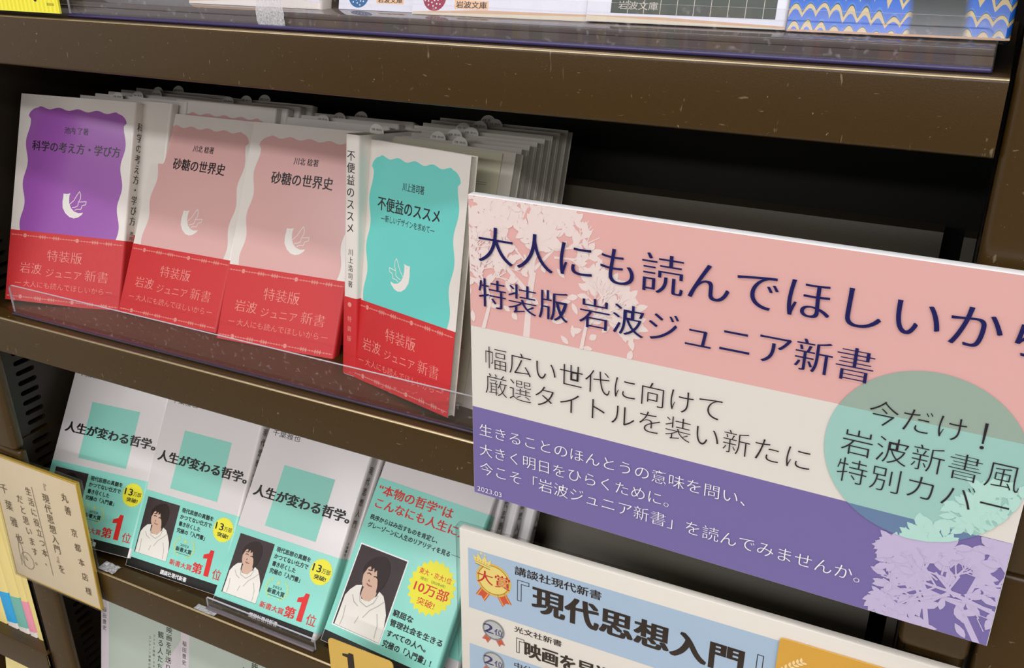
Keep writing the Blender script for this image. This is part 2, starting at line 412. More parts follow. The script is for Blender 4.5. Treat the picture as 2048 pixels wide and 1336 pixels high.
def fas(drop, yb=.70):
    a = [(YF+.012, -.0335), (YF+.0018, -.0335)]
    a += [(YF+.0018-.0018*math.sin(t), -.0317-.0018*math.cos(t)) for t in (.5, 1.1, 1.5708)]
    a += [(YF+.0022-.0022*math.cos(t), -.0022+.0022*math.sin(t)) for t in [1.5708*i/8 for i in range(9)]]
    a += [(YF+.0150, 0), (YF+.0160, -drop), (yb, -drop)]
    return a
case = empty('bookcase', (0, 0, 0), 'brown painted steel bookcase with slanted face-out shelves filling the picture', 'bookcase')
def column(name, x0, x1, capz, parent, top=.75, ylow=.0035, depth=.06):
    o = box(name, x0, x1, YF, YF+depth, ZC+capz, ZC+top, STEEL, parent, bev=.005, seg=4)
    box(name, x0+.0004, x1-.0004, YF+ylow, YF+depth, 0, ZC+capz-.0015, STEEL, parent, bev=.003, seg=3); return o
column('column', .0045, .0391, -.362, case, ylow=.012)
column('column', -.7625, -.728, -.442, case, depth=.012)
def side_panel(x, face, parent, sy=0.0):
    """perforated side: real slots cut through the sheet, a dark void behind"""
    v = []; f = []
    def add(loop, hole=None):
        L = [[Vector((p[0], p[1], 0)) for p in loop]] + ([[Vector((p[0], p[1], 0)) for p in hole]] if hole else [])
        P = [q for l in L for q in l]; b = len(v)
        v.extend([(x, q.x, q.y) for q in P])
        for tr in tessellate_polygon(L): f.append(tuple(b+i for i in (tr if face > 0 else tr[::-1])))
        return b
    y0, y1, zt, zb = YF+.005, .70, ZC+.35, ZC-.95
    add([(y0, zb), (sy+.4575, zb), (sy+.4575, zt), (y0, zt)]); add([(sy+.484, zb), (y1, zb), (y1, zt), (sy+.484, zt)])
    z = ZC + .3473; rims = []
    add([(sy+.4575, z+.005), (sy+.484, z+.005), (sy+.484, zt), (sy+.4575, zt)])
    while z > zb + .02:
        hole = [(sy+.4635 - .0024*math.sin(a), z + .0024*math.cos(a)) for a in (0, .8, 1.57, 2.34, 3.14)] + [(sy+.4785 + .0024*math.sin(a), z - .0024*math.cos(a)) for a in (0, .8, 1.57, 2.34, 3.14)]
        add([(sy+.4575, z-.0052), (sy+.484, z-.0052), (sy+.484, z+.0052), (sy+.4575, z+.0052)], hole)
        rims.append(hole); z -= .0104
    add([(sy+.4575, zb), (sy+.484, zb), (sy+.484, z+.005), (sy+.4575, z+.005)])
    for hole in rims:
        b = len(v); n = len(hole); v.extend([(x, q[0], q[1]) for q in hole] + [(x-face*.004, q[0], q[1]) for q in hole])
        f.extend([(b+i, b+(i+1) % n, b+n+(i+1) % n, b+n+i) for i in range(n)])
    me = mesh('side_panel', v, f); bm = bmesh.new(); bm.from_mesh(me); bmesh.ops.remove_doubles(bm, verts=bm.verts[:], dist=1e-6); bm.to_mesh(me); bm.free()
    o = link('side_panel', me, DARK, parent)
    xa, xb = sorted((x-face*.0041, x-face*.0046)); box('slot_backing', xa, xb, y0, .70, zb, zt, HOLE, o)
side_panel(-.7655, 1, case, sy=.0237); side_panel(.0045, -1, case)
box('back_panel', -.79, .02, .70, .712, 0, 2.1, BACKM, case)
XL, XR = -.7268, .0026
ROWS = [(-.0638, .002), (-.305, .0030), (-.546, .0082), (-.7555, .008)]
for zr, dr in ROWS:
    s = prof('shelf', fas(dr), XL, XR, .0012, STEEL, case, ZC+zr)
    bend_highlight(s, 8, 12); box('end_return', XR-.0012, XR, YF+.0012, YF+.05, ZC+zr-.032, ZC+zr-.0012, STEEL, s)
    box('tray_end', -.7645, XL-.0002, YF+.0165, .70, ZC+zr-dr-.0012, ZC+zr-dr, STEEL, s)
# movable backrests behind the books (rows two and three)
for dz in (0, -.2435):
    prof('backrest', [(.655, -.1900), (.637, -.1900), (.634, -.1995), (.626, -.208), (.582, -.303)], -.7645, -.0157, .001, REST, case, ZC+dz)
    prof('backrest_stop', [(.655, -.1915), (.637, -.1915), (.634, -.1995), (.582, -.303)], -.0036, .0038, .001, REST, case, ZC+dz)
# neighbours: only their nearest edge shows
nb = empty('bookcase', (0, 0, 0), 'neighbouring brown bookcase at the left edge holding yellow-spined paperbacks', 'bookcase')
s = prof('shelf', fas(.002), -1.45, -.7640, .0012, STEEL, nb, ZC-.693)
prof('shelf', fas(.002), -1.45, -.7640, .0012, STEEL, nb, ZC-.452)  # upper shelf out of view, added to darken the row below
prof('shelf', fas(.002), -1.45, -.7640, .0012, STEEL, nb, ZC-.935)
box('back_panel', -1.45, -.7640, .70, .712, 0, 2.1, BACKM, nb)
column('column', -1.4850, -1.4505, -.442, nb)
rb = empty('bookcase', (0, 0, 0), 'neighbouring dark brown bookcase column at the right edge', 'bookcase')
column('column', .0412, .0757, -.30, rb, ylow=.003)
box('side_panel', .0757, .0772, YF+.06, .70, 0, 2.1, DARK, rb)

# ------------------------------------------------------------------ acrylic lips
def lip(name, x0, x1, z0, h, label, rr=.004, y=.4530, fold='violet'):
    e = empty(name, (0, 0, ZC), label, 'shelf lip')
    pts = [(x0, z0+.0006), (x1, z0+.0006)] + [(x1-rr+rr*math.cos(a), z0+h-rr+rr*math.sin(a)) for a in [math.pi/2*i/6 for i in range(7)]] + [(x0+rr-rr*math.sin(a), z0+h-rr+rr*math.cos(a)) for a in [math.pi/2*i/6 for i in range(7)]]
    v = [(p[0], y, p[1]) for p in pts]; link('pane', mesh('pane', v, [tuple(range(len(v)))]), ACR, e)
    n = len(v); t = .0016
    v2 = v + [(a, y+t, c) for a, b, c in v]
    link('rim', mesh('rim', v2, [(i, i+1, n+i+1, n+i) for i in range(1, n-1)] + [(n-1, 0, n, 2*n-1)]), ACRE, e)
    box('folded_foot', x0, x1, y-.0025, y+t, z0+.0003, z0+.0025, VIOLET if fold == 'violet' else fold, e, bev=.0008)
    return e
lip('acrylic_lip', -.5620, -.0045, -.0638, .0225, 'clear acrylic lip along the top shelf in front of the marbled blue book')
lip('acrylic_lip', -.6975, -.005, -.305, .0262, 'clear acrylic lip in front of the red-banded books on the middle shelf', y=.4535, fold=mat('dark_fold', (52, 42, 54), rough=.25))
lip('acrylic_lip', -.5260, -.4110, -.546, .0115, 'short clear acrylic lip under the third mint-banded paperback', rr=.001, y=.4505, fold=mat('grey_fold', (104, 94, 98), rough=.2))
# clear riser plate the top row stands on
e = empty('riser_plate', (0, 0, ZC), 'clear acrylic riser plate under the books on the top shelf', 'riser')
RIS = mat('glossy_riser', (92, 84, 78), rough=.04, spec=.6)
box('plate', -.70, -.0050, .4575, .62, -.0575, -.0540, RIS, e, bev=.0006)
box('foot', -.70, -.0050, .4575, .459, -.0657, -.0575, RIS, e); box('foot', -.70, -.0050, .618, .62, -.0657, -.0575, ACRE, e)

# ------------------------------------------------------------------ middle shelf, red-banded paperbacks
junior_book('paperback', (-.73462, .47266, -.305), (17.11, 22.15, -2.6), 1.023, 'purple paperback with red band, leftmost on the middle shelf', PURPLE, '科学の考え方・学び方', '池内 了著', (14, 94, 8.4), T=.0165,
            spinetext=[('科学の考え方・学び方', 158, 72, 9), ('池内', 68, 60, 5)])
junior_book('paperback', (-.6287, .4998, -.3075), (1.58, 28.52, .08), 1.001, 'pink paperback with red band beside the purple one', ROSE, '砂糖の世界史', '川北 稔著', (24.5, 79.5, 9.6), T=.009)
junior_book('paperback', (-.51619, .4963, -.3075), (6.07, 26.62, -.64), 1.0054, 'pink paperback with red band beside the white upright spine', ROSE, '砂糖の世界史', '川北 稔著', (24.5, 79.5, 9.6), T=.009, spinetext=[('砂糖の世界史', 150, 100, 6)])
junior_book('paperback', (-.38321, .49116, -.3085), (-16.92, 11.54, 2.55), .9832, 'turquoise paperback with red band, its corner against the clear lip', TEAL, '不便益のススメ', '川上浩司著', (17.5, 81, 9.4), sub='―新しいデザインを求めて―', spine='L', T=.006)
# spine-out copy
e = posed('paperback', (-.3908, .4912, -.3085), (-7, 7.6, .3), 1.0, 'paperback turned spine-out between the pink and turquoise covers', 'book')
def side_book(e, T, D=.100, H=.173):
    """spine faces the viewer: x 0..T, y 0..D"""
    r = .0018; p = [(0, D)] + [(r - r*math.cos(a), r - r*math.sin(a)) for a in (0, .5, 1.05, 1.57)] + [(T - r + r*math.sin(a), r - r*math.cos(a)) for a in (0, .5, 1.05, 1.57)] + [(T, D)]
    link('cover', wrap('cover', p, 0, H), PAPER, e)
    link('pages', mesh('pages', [(a, b, c) for a in (.0005, T-.0005) for b in (.0008, D-.002) for c in (.0008, H-.0008)], [(0,1,3,2), (4,6,7,5), (0,4,5,1), (2,3,7,6), (1,5,7,3), (0,2,6,4)]), PAGES, e)
    q = [(x + (-.0004 if x < T/2 else .0004), y - (.0004 if y < .004 else 0)) for x, y in p]
    b = link('paper_band', wrap('paper_band', q, .001, .0592), RED, e); return b
b = side_book(e, .0125)
F = Flat(); F.vtext('不便益のススメ', 5.6, 163, 105, 7.6, off=-.002, serif=.024, res=4); F.vtext('川上浩司著', 6.4, 95, 66, 4.6, off=-.002, serif=.018); F.build('spine_lettering', INK, e)
F = Flat(); F.vtext('特装版', 6.4, 47, 25, 4, lay=10); F.disc(6.4, 54, 1.8, 10, 10); F.build('lettering', PINKFOIL, b)
slip(e, .006, .173, .05)

def stack(n, x, y0, dy, ang, T, W, spine, tops, group, label, k=1.0, title=None, dx=.0015, cover=None, skipslip=()):
    """face-out copies standing one behind another; y0.. are depths of the top front edges"""
    first = None
    for i in range(n):
        yt = y0[i] if isinstance(y0, (list, tuple)) else y0 + dy*i
        xt = x[i] if isinstance(x, (list, tuple)) else x + dx*i
        lean = ang[1]; y = yt - .173*k*math.sin(math.radians(lean)); z = -.3080
        e = posed('paperback', (xt, y, z), (ang[0], lean, 0), k*(tops+.3080 if False else 1), ORD[i] + ' ' + label, 'book', group)
        book(e, W=W, T=T, spine=spine, cover=cover, band=(0, .0592, RED) if spine == 'R' else None)
        if i not in skipslip: slip(e, W*(.43 + .06*((i*7) % 3 - 1)), .173, T)
        if title and i == 0: spine_text(e, title, T, W)
    return
G1 = 'copies standing behind the purple paperback'
stack(5, [-.7185, -.7130, -.7100, -.7070, -.7010], [.5765, .5880, .600, .6115, .6235], 0, (2.0, 21, 0), .0095, .105, 'R', -.145, G1, 'stepped white-topped copy behind the purple paperback')
e = posed('paperback', (-.73462, .47266, -.305), (17.11, 22.15, -2.6), 1.0, 'white copy right behind the purple paperback, its printed spine showing at the right', 'book', 'copies standing behind the purple paperback', off=(.0155, .0172, 0))
book(e, T=.0135, band=(0, .0592, RED)); spine_text(e, [('科学の考え方', 158, 100, 8)], .0135); slip(e, .03, .173, .0135)
e = posed('paperback', (-.6215, .5345, -.3080), (2, 20, 0), 1.0, 'pink-topped copy standing right behind the left pink paperback', 'book')
book(e, T=.009); Flat().poly(scallop(9.2, 96.8, 40, 163.6), 1).build('cover_panel', ROSE, e)
stack(3, [-.6165, -.6120, -.6070], [.6020, .6120, .6220], 0, (1.5, 21, 0), .0088, .105, 'R', -.145, 'copies standing behind the left pink paperback', 'white copy behind the pink-topped one, its upper right corner showing')
stack(3, [-.5190, -.5180, -.5110], [.6035, .6155, .6270], 0, (2.0, 26.3, 0), .0100, .105, 'R', -.145, 'copies standing behind the right pink paperback', 'white copy behind the right pink paperback, its top edge showing')
cream = mat('cream_sheet', (200, 196, 168), rough=.5)
e = posed('paperback', (-.3850, .4945, -.3080), (-5, 18.5, 0), 1.0, 'grey-backed copy with a cream flap right behind the turquoise paperback', 'book')
book(e, W=.108, T=.0098, spine='L', cover=GREYC); slip(e, .060, .173, .0098)
box('flap', .0010, .0985, -.0012, -.0006, .002, .1715, cream, e)
F = Flat(); F.rect(60, 151.0, 90, 151.2, 26); F.rect(60, 149.6, 90, 149.8, 26); F.rect(60, 41, 93, 41.2, 26); F.rect(60, 39.6, 93, 39.8, 26); F.text('891', 82, 89, 57, 3.2, cap=True, lay=26, off=-.01); F.build('lettering', INK, e)
stack(7, [-.3845, -.3840, -.3835, -.3830, -.3820, -.3815, -.3800], [.5560, .5670, .5780, .5890, .6000, .6110, .6215], 0, (0, 19.5, 0), .0092, .108, 'L', -.145, 'grey-backed copies fanned behind the turquoise paperback', 'grey-backed copy fanned behind the turquoise paperback', cover=GREYC)

# ------------------------------------------------------------------ third shelf, mint-banded paperbacks
SKIN = mat('portrait_skin', (206, 172, 150), rough=.3); HAIR = mat('portrait_hair', (44, 32, 30), rough=.3); HOOD = mat('portrait_white_hoodie', (226, 222, 212), rough=.3)
FOLD = mat('portrait_shadow_line', (176, 172, 164), rough=.3); PBG = mat('portrait_backdrop', (62, 52, 54), rough=.25, var=.25, vscale=40); LIPM = mat('portrait_mouth', (160, 96, 84), rough=.3)
PH = dict(hair=[(.221,.787),(.273,.851),(.352,.904),(.461,.945),(.59,.954),(.688,.906),(.749,.818),(.751,.729),(.731,.637),(.677,.547),(.627,.52),(.62,.585),(.607,.658),(.56,.745),(.43,.82),(.36,.80),(.30,.77),(.265,.70),(.245,.66),(.21,.733)],
 face=[(.258,.731),(.253,.666),(.273,.593),(.312,.544),(.395,.514),(.504,.52),(.609,.532),(.648,.591),(.622,.687),(.509,.763),(.395,.801),(.314,.783)],
 fringe=[(.30,.80),(.413,.86),(.583,.87),(.699,.781),(.71,.657),(.668,.53),(.615,.53),(.60,.60),(.57,.66),(.53,.70),(.49,.775),(.45,.735),(.42,.79),(.38,.745),(.35,.79)],
 neck=[(.343,.526),(.336,.467),(.354,.421),(.43,.388),(.535,.4),(.627,.467),(.638,.538),(.517,.535)],
 hood=[(.035,.365),(.096,.448),(.186,.521),(.301,.549),(.312,.448),(.382,.395),(.537,.398),(.655,.492),(.672,.553),(.782,.521),(.865,.441),(.955,.328),(.998,.179),(.998,.004),(.03,.004),(.035,.191)])
def portrait(e, x0, z0, x1, z1, border=False, L=9):
    U = lambda l: [(x0 + p[0]*(x1-x0), z0 + p[1]*(z1-z0)) for p in l]
    F = Flat(); F.rect(x0, z0, x1, z1, L); o = F.build('author_photo', PBG, e)
    if border: F = Flat(); F.rect(x0-1, z0-1, x1+1, z1+1, L-1); F.build('photo_border', WHITEINK, e)
    F = Flat(); F.poly(U(PH['hood']), L+2); F.build('hoodie', HOOD, o)
    F = Flat(); F.poly(U(PH['neck']), L+3); F.poly(U(PH['face']), L+4); F.build('face', SKIN, o)
    F = Flat(); F.poly(U(PH['hair']), L+5); F.poly(U(PH['fringe']), L+6)
    s = (x1-x0)*.018
    for p in ([(.325,.700),(.36,.712),(.404,.702)], [(.47,.69),(.51,.70),(.55,.686)], [(.32,.742),(.40,.752)]): F.line(U(p), s, L+6)
    F.line(U([(.405,.64),(.392,.625),(.42,.618)]), s*.6, L+6); F.build('hair', HAIR, o)
    F = Flat(); F.line(U([(.384,.584),(.43,.572),(.493,.574)]), s*1.3, L+6); F.build('mouth', LIPM, o)
    F = Flat()
    for p in ([(.531,.198),(.618,.307),(.745,.388),(.832,.459)], [(.413,.1),(.445,.19)], [(.312,.448),(.37,.36),(.53,.33),(.64,.40),(.68,.50)], [(.18,.40),(.26,.33),(.36,.30)], [(.78,.30),(.86,.18),(.88,.03)], [(.12,.25),(.15,.12),(.14,.02)]): F.line(U(p), s*.9, L+3)
    F.build('hoodie_fold', FOLD, o)
MINTW = mat('white_cover_mint', (214, 209, 207), rough=.2, bump=.08, bscale=60)
def mint_book(o, ang, k, label, T=.013, stext=True):
    e = posed('paperback', o, ang, k, label, 'book')
    b = book(e, W=.106, T=T, cover=MINTW, band=(.0088, .0700, KTEAL), r=.003)
    F = Flat(); F.rect(0.3, .3, 103, 8.8, 1); F.build('cover_strip', BLACKS, e)
    F = Flat(); F.rect(26.6, 76.6, 79.3, 130, 1); F.build('cover_square', KSQ, e)
    F = Flat(); F.text('人生が変わる哲学。', 5, 103.6, 103.2, 9.6, off=.012, bold=.05, res=4); F.text('千葉雅也', 4.4, 34, 154.5, 5.4); F.build('lettering', INK, e)
    F = Flat(); F.text('講談社現代新書', 39, 68, 4.4, 4.0, off=.01, bold=.03, lay=3); F.build('lettering', WHITEINK, e)
    portrait(b, 5.9, 14, 42.3, 64.5)
    F = Flat(); F.star(93.0, 55.2, 10.0, 11.0, 30, 9); F.build('round_sticker_print', YEL, b)
    F = Flat(); L = 10
    F.text('現代思想の真髄を', 45.5, 80.3, 61.6, 4.1, off=.016, lay=L); F.text('かつてない仕方で', 45.5, 80, 55.7, 4.1, off=.016, lay=L); F.text('書き尽くした', 45.8, 69.4, 49.6, 4.1, off=.016, lay=L); F.text('究極の「入門書」', 45.5, 76.4, 43.6, 4.1, off=.016, lay=L)
    F.text('13', 84.4, 92.6, 57.6, 6.2, off=.008, lay=L, cap=True); F.text('万部', 93.4, 101.8, 56.6, 4.0, off=.006, lay=L); F.text('突破!', 88, 99.5, 50.6, 3.8, off=.016, lay=L)
    F.text('2023', 53, 62, 32.2, 2.0, lay=L, cap=True); F.text('新書大賞', 49.2, 66.2, 28.2, 3.9, off=.01, bold=.02, lay=L); F.rect(50, 24.6, 65.5, 24.9, L)
    F.build('lettering', INK, b)
    F = Flat(); F.text('新書大賞', 46.2, 70.2, 15.6, 4.9, off=.006, bold=.02, lay=L); F.text('第', 71.2, 81.4, 17, 8.8, off=.01, bold=.03, lay=L); F.text('位', 93, 102.2, 17, 8.8, off=.004, lay=L)
    F.poly([(84.2,12.8),(89.4,12.8),(89.4,35.6),(85.6,35.6),(84.6,32.4),(79.6,30.2),(79.6,26.8),(84.2,27.6)], L); F.build('lettering', REDINK, b)
    F = Flat()
    for sgn in (-1, 1):
        for i in range(8):
            a = math.radians(-62 + i*16); x = 57.7 + sgn*11*math.cos(a); z = 29.5 + 8.6*math.sin(a); c = a + .5
            F.poly([(x, z), (x + sgn*(-.9), z + 1.3), (x + sgn*(-.4), z + 2.9), (x + sgn*.7, z + 1.5)], L)
    F.star(57.7, 36, 1.0, 2.2, 5, L); F.build('laurel_print', GOLDINK, b)
    if stext: spine_text(e, [('現代思想入門', 150, 95, 6.4), ('千葉雅也', 84, 72, 4)], T, .106)
    return e
def mint_behind(o, ang, k, n, word, T=.013):
    for i in range(n):
        e = posed('paperback', o, ang, k, ORD[i] + ' plain white copy standing behind the ' + word, 'book', 'copies behind the ' + word, off=(.0035 + .003*i, (T + .0003)*(i+1)*k, 0))
        book(e, W=.106, T=T, cover=MINTW, band=(.0088, .0700, KTEAL), r=.003); spine_text(e, [('現代思想入門', 150, 95, 6.4), ('千葉雅也', 84, 72, 4)], T, .106)
mint_book((-.7438, .4501, -.5393), (11.54, 33.16, -3.4), 1.020, 'leftmost mint-banded paperback, half behind the gold-edged autograph board', stext=False)
mint_book((-.64178, .4655, -.5515), (4.17, 32.32, -1.0), 1.0222, 'second mint-banded paperback from the left on the third shelf')
mint_book((-.53265, .4600, -.5532), (2.34, 38.59, -.98), 1.0274, 'third mint-banded paperback from the left, above the short acrylic lip')
mint_behind((-.64178, .4655, -.5515), (4.17, 32.32, -1.0), 1.0222, 3, 'second mint-banded paperback')
mint_behind((-.53265, .4600, -.5532), (2.34, 38.59, -.98), 1.0274, 3, 'third mint-banded paperback')
# tall-banded copy
e = posed('paperback', (-.41819, .4665, -.5499), (-2.99, 40.06, -.25), 1.04, 'paperback with tall mint band and starburst, right of the three square-printed ones', 'book')
b = book(e, W=.106, T=.0115, cover=MINTW, band=(.0088, .1350, KTEAL), r=.003)
F = Flat(); F.rect(.3, .3, 103, 8.8, 1); F.build('cover_strip', BLACKS, e)
F = Flat(); F.text('講談社現代新書', 39, 68, 4.4, 4.0, off=.01, bold=.03, lay=3); F.build('lettering', WHITEINK, e)
portrait(b, 5.8, 15.4, 51.2, 80.4, border=True)
F = Flat(); F.star(79, 68.6, 18.6, 21.4, 22, 9); F.build('starburst_print', YEL, b)
F = Flat(); L = 10
F.text('“本物の哲学”は', 3.4, 75.5, 126.6, 8.6, off=.006, bold=.02, lay=L, res=4); F.text('こんなにも人生に効く', 5.0, 103, 115.4, 8.2, off=.006, bold=.02, lay=L, res=4)
F.text('東大・京大1位', 64, 93.6, 78.2, 4.5, off=.006, lay=L); F.text('10万部', 64.3, 95.2, 66.4, 8.4, off=.006, bold=.015, lay=L, res=4); F.text('突破!', 70.6, 86.4, 56.6, 5.4, off=.004, lay=L); F.build('lettering', REDINK, b)
F = Flat(); F.text('秩序からはみ出すものを肯定し、', 4.6, 70.6, 103.4, 4.2, off=.016, lay=L); F.text('グレーゾーンに人生のリアリティを見る', 5, 84.6, 97, 4.2, off=.016, lay=L); F.rect(86, 97.2, 98, 97.5, L)
F.text('［総合］（2022年4月）', 67, 90, 73, 2.3, lay=L)
F.text('窮屈な', 54.3, 73, 41.2, 5, off=.018, lay=L); F.text('管理社会を生きる', 54.6, 103, 33.6, 5, off=.018, lay=L); F.text('すべての人へ。', 55, 91.6, 25.4, 5, off=.018, lay=L); F.text('究極の「入門書」!', 54.5, 99.2, 17.4, 5.2, off=.018, lay=L); F.build('lettering', INK, b)
# copies behind it
g = 'copies behind the tall-banded mint paperback'
for i, (x, y) in enumerate(((-.4060, .4925), (-.3960, .5120), (-.3850, .5300))):
    e = posed('paperback', (x, y, -.5540), (-2, 33 - 2*i, 0), 1.0, ORD[i] + ' white copy behind the tall-banded paperback, its spine showing under the sign', 'book', g)
    book(e, W=.106, T=.0115, cover=MINTW, band=(.0088, .0700, KTEAL), r=.003); spine_text(e, [('現代思想入門', 152, 97, 6.4), ('千葉雅也', 86, 74, 4)], .0115, .106)

# ------------------------------------------------------------------ fourth shelf, sage covers
SAGE = mat('sage_cover', (172, 184, 172), rough=.25, var=.05, vscale=12); LILAC = mat('pale_lilac_strip', (198, 190, 194), rough=.3); DINK = mat('dark_green_ink', (62, 70, 58), rough=.4); BINK = mat('blue_grey_ink', (84, 96, 122), rough=.4)
def sage_book(x, label):
    e = posed('paperback', (-.7221+x, .4600, -.7631), (6.42, 13.55, -.67), .9623, label, 'book')
    book(e, W=.1115, T=.009, cover=SAGE)
    F = Flat(); F.rect(.2, .4, 10.4, 172.6, 1); F.poly([(112-3, 121), (109, 40), (60, 40), (86, 84)], 1); F.build('cover_panel', LILAC, e)
    F = Flat(); F.vtext('稲田豊史', 4.6, 124, 96, 5.4, off=.004, lay=3)
    F.vtext('映画を早送りで', 88.6, 124, 64, 7.6, off=.004, serif=.012, lay=3, res=4, lean=-1); F.vtext('観る人たち', 78.2, 116, 70, 7.6, off=.004, serif=.012, lay=3, res=4, lean=-1)
    F.vtext('ファスト映画・ネタバレ', 69.5, 110, 62, 3.2, lay=3); F.vtext('コンテンツ消費の現在形', 64, 107, 58, 3.2, lay=3); F.build('lettering', DINK, e)
    F = Flat(); F.vtext('映画を早送りで観る人たち', 105.6, 130, 60, 5, off=.004, lay=3); F.build('lettering', BINK, e)
    return e
sage_book(0, 'sage green cover on the bottom shelf, left of two')
sage_book(.1095, 'sage green cover on the bottom shelf, right of two')
sage_book(.2190, 'sage green cover on the bottom shelf behind the gold price tag').hide_render = False

# ------------------------------------------------------------------ left neighbour: leaning yellow spines
YSP = mat('pale_yellow_spine', (226, 208, 134), rough=.35)
for i, (x, T, c, lb) in enumerate(((-.8750, .0165, None, 'plain yellow spine at the very left edge of the picture'), (-.8570, .0165, None, 'yellow spine left of the blue-footed one, no coloured foot'), (-.8395, .0165, (46, 160, 214), 'yellow spine with a bright blue foot'), (-.8220, .0165, (112, 178, 164), 'yellow spine with a green foot between blue and pink'),
        (-.8045, .0110, (226, 146, 166), 'yellow spine with a pink foot'), (-.7925, .0110, None, 'thin all-yellow spine beside the pink-footed one'), (-.7810, .0105, (232, 196, 192), 'yellow spine with a pale pink foot next to the column'))):
    e = posed('paperback', (x, .4560, -.6952), (0, 4, 8.0), 1.0, lb, 'book', 'yellow-spined paperbacks on the left neighbour')
    r = .0022; H = .173; D = .10
    p = [(0, D)] + [(r - r*math.cos(a), r - r*math.sin(a)) for a in (0, .5, 1.05, 1.57)] + [(T - r + r*math.sin(a), r - r*math.cos(a)) for a in (0, .5, 1.05, 1.57)] + [(T, D)]
    link('cover', wrap('cover', p, 0, H), YSP, e)
    link('pages', mesh('pages', [(a, bb, cc) for a in (.0005, T-.0005) for bb in (.0008, D-.002) for cc in (.0008, H-.0008)], [(0,1,3,2), (4,6,7,5), (0,4,5,1), (2,3,7,6), (1,5,7,3), (0,2,6,4)]), PAGES, e)
    if c:
        q = [(X + (-.00025 if X < T/2 else .00025), Y - (.00025 if Y < .004 else 0)) for X, Y in p]
        s = link('colour_foot', wrap('colour_foot', q, .007, .044), mat('foot_%d_%d_%d' % c, c, rough=.35), e)
        link('white_foot', wrap('white_foot', q, .0003, .007), PAPER, e)
# red-dotted yellow sheet under that shelf
e = posed('dotted_sheet', (-.90, .462, -.86), (0, 10, 0), 1.0, 'pale yellow sheet with red dots under the left neighbour shelf', 'sheet')
box('paper', 0, .105, 0, .002, 0, .120, mat('pale_yellow_paper', (232, 216, 150), rough=.6), e)
F = Flat()
for i in range(11):
    for j in range(3): F.disc(5 + 9.5*i, 112 - j*14, 3.0, 3, 10, 2.0)
F.build('red_dots', mat('orange_red_ink', (214, 84, 44), rough=.5), e)

# ------------------------------------------------------------------ top shelf books (their feet show)
def bunko(x, W, label, cover, ang=(0, 14, 0), z=-.0538, y=.476, T=.012, mk=None, H=.148):
    e = posed('paperback', (x, y, z), ang, 1.0, label, 'book'); book(e, W=W, H=H, T=T, cover=cover)
    if mk: mk(e)
    return e
TAN = mat('tan_paper_cover', (206, 170, 138), rough=.5); LABEL = mat('peach_label_print', (232, 190, 152), rough=.4)
GW = mat('glossy_white_cover', (222, 224, 232), rough=.15)
WOODP = mat('cream_page_foot', (214, 204, 178), rough=.6)
def wedge(e, W, zl, zr):
    F = Flat(); F.poly([(.3, .2), (W-.3, .2), (W-.3, zr), (.3, zl)], 3); F.build('page_foot', WOODP, e)
    F = Flat(); F.poly([(.3, zl), (W-.3, zr), (W-.3, zr+.9), (W*.4, (zl+zr)/2+1.6), (.3, zl+.2)], 4); F.build('kraft_edge', TAN, e)
def lbl(x0, x1, z0, z1, emb, ecx, ecz, er):
    def f(e):
        F = Flat(); F.rect(x0, z0, x1, z1, 1); F.build('label_print', LABEL, e); F = Flat(); F.text('岩波文庫', x0+1, x1-1, (z0+z1)/2, (z1-z0)*.75, off=.004, serif=.015); F.build('lettering', INK, e)
        F = Flat(); F.disc(ecx, ecz, er, 1, 28); F.build('emblem_print', emb, e)
        F = Flat()
        for i in range(26):
            a = i*2.4; rr = er*.85*math.sqrt(i/26); F.disc(ecx + rr*math.cos(a), ecz + rr*math.sin(a), er*.07, 2, 6)
        F.build('emblem_detail', GW, e)
    return f
def tanf(e):
    F = Flat(); F.poly([(0, 1.5), (105, 6.5), (105, 148), (0, 148)], 1); F.build('paper_jacket', TAN, e)
    F = Flat(); F.poly([(56, 8), (104, 4.0), (104, 148), (56, 148)], 2); F.build('cover_panel', GW, e)
bunko(-.4764, .105, 'tan-jacketed paperback on the top shelf above the second pink one', PAPER, (0, 14, 0), mk=tanf)
bunko(-.3640, .105, 'white top-shelf paperback with round blue emblem', GW, (0, 14, 0), mk=lbl(27, 46, 4.2, 8.2, mat('blue_emblem_print', (44, 104, 150), rough=.3), 14, 8.6, 7.4), y=.484)
wedge(bunko(-.3068, .107, 'white top-shelf paperback with round dark red emblem', GW, (2, 14, 0), mk=lbl(27, 48, 3.8, 8.6, mat('red_emblem_print', (150, 48, 74), rough=.3), 14, 9.6, 7.4)), 107, 1.2, 2.6)
def photo_cover(e):
    F = Flat(); F.rect(13, 4.6, 97, 140, 1); F.build('photo_print', mat('dark_green_photo', (48, 58, 44), rough=.3, var=.3, vscale=60), e)
    F = Flat()
    for i in range(9): F.rect(22 + i*8.6, 4.6, 22.3 + i*8.6, 140, 2)
    F.text('岩波文庫', 17, 38, 8.6, 4.0, lay=3); F.build('lettering', GREYC, e)
wedge(bunko(-.1995, .1025, 'white-bordered top-shelf book with dark green gridded photo', GW, (1, 14, 0), z=-.0530, mk=photo_cover), 102.5, 3.0, .6)
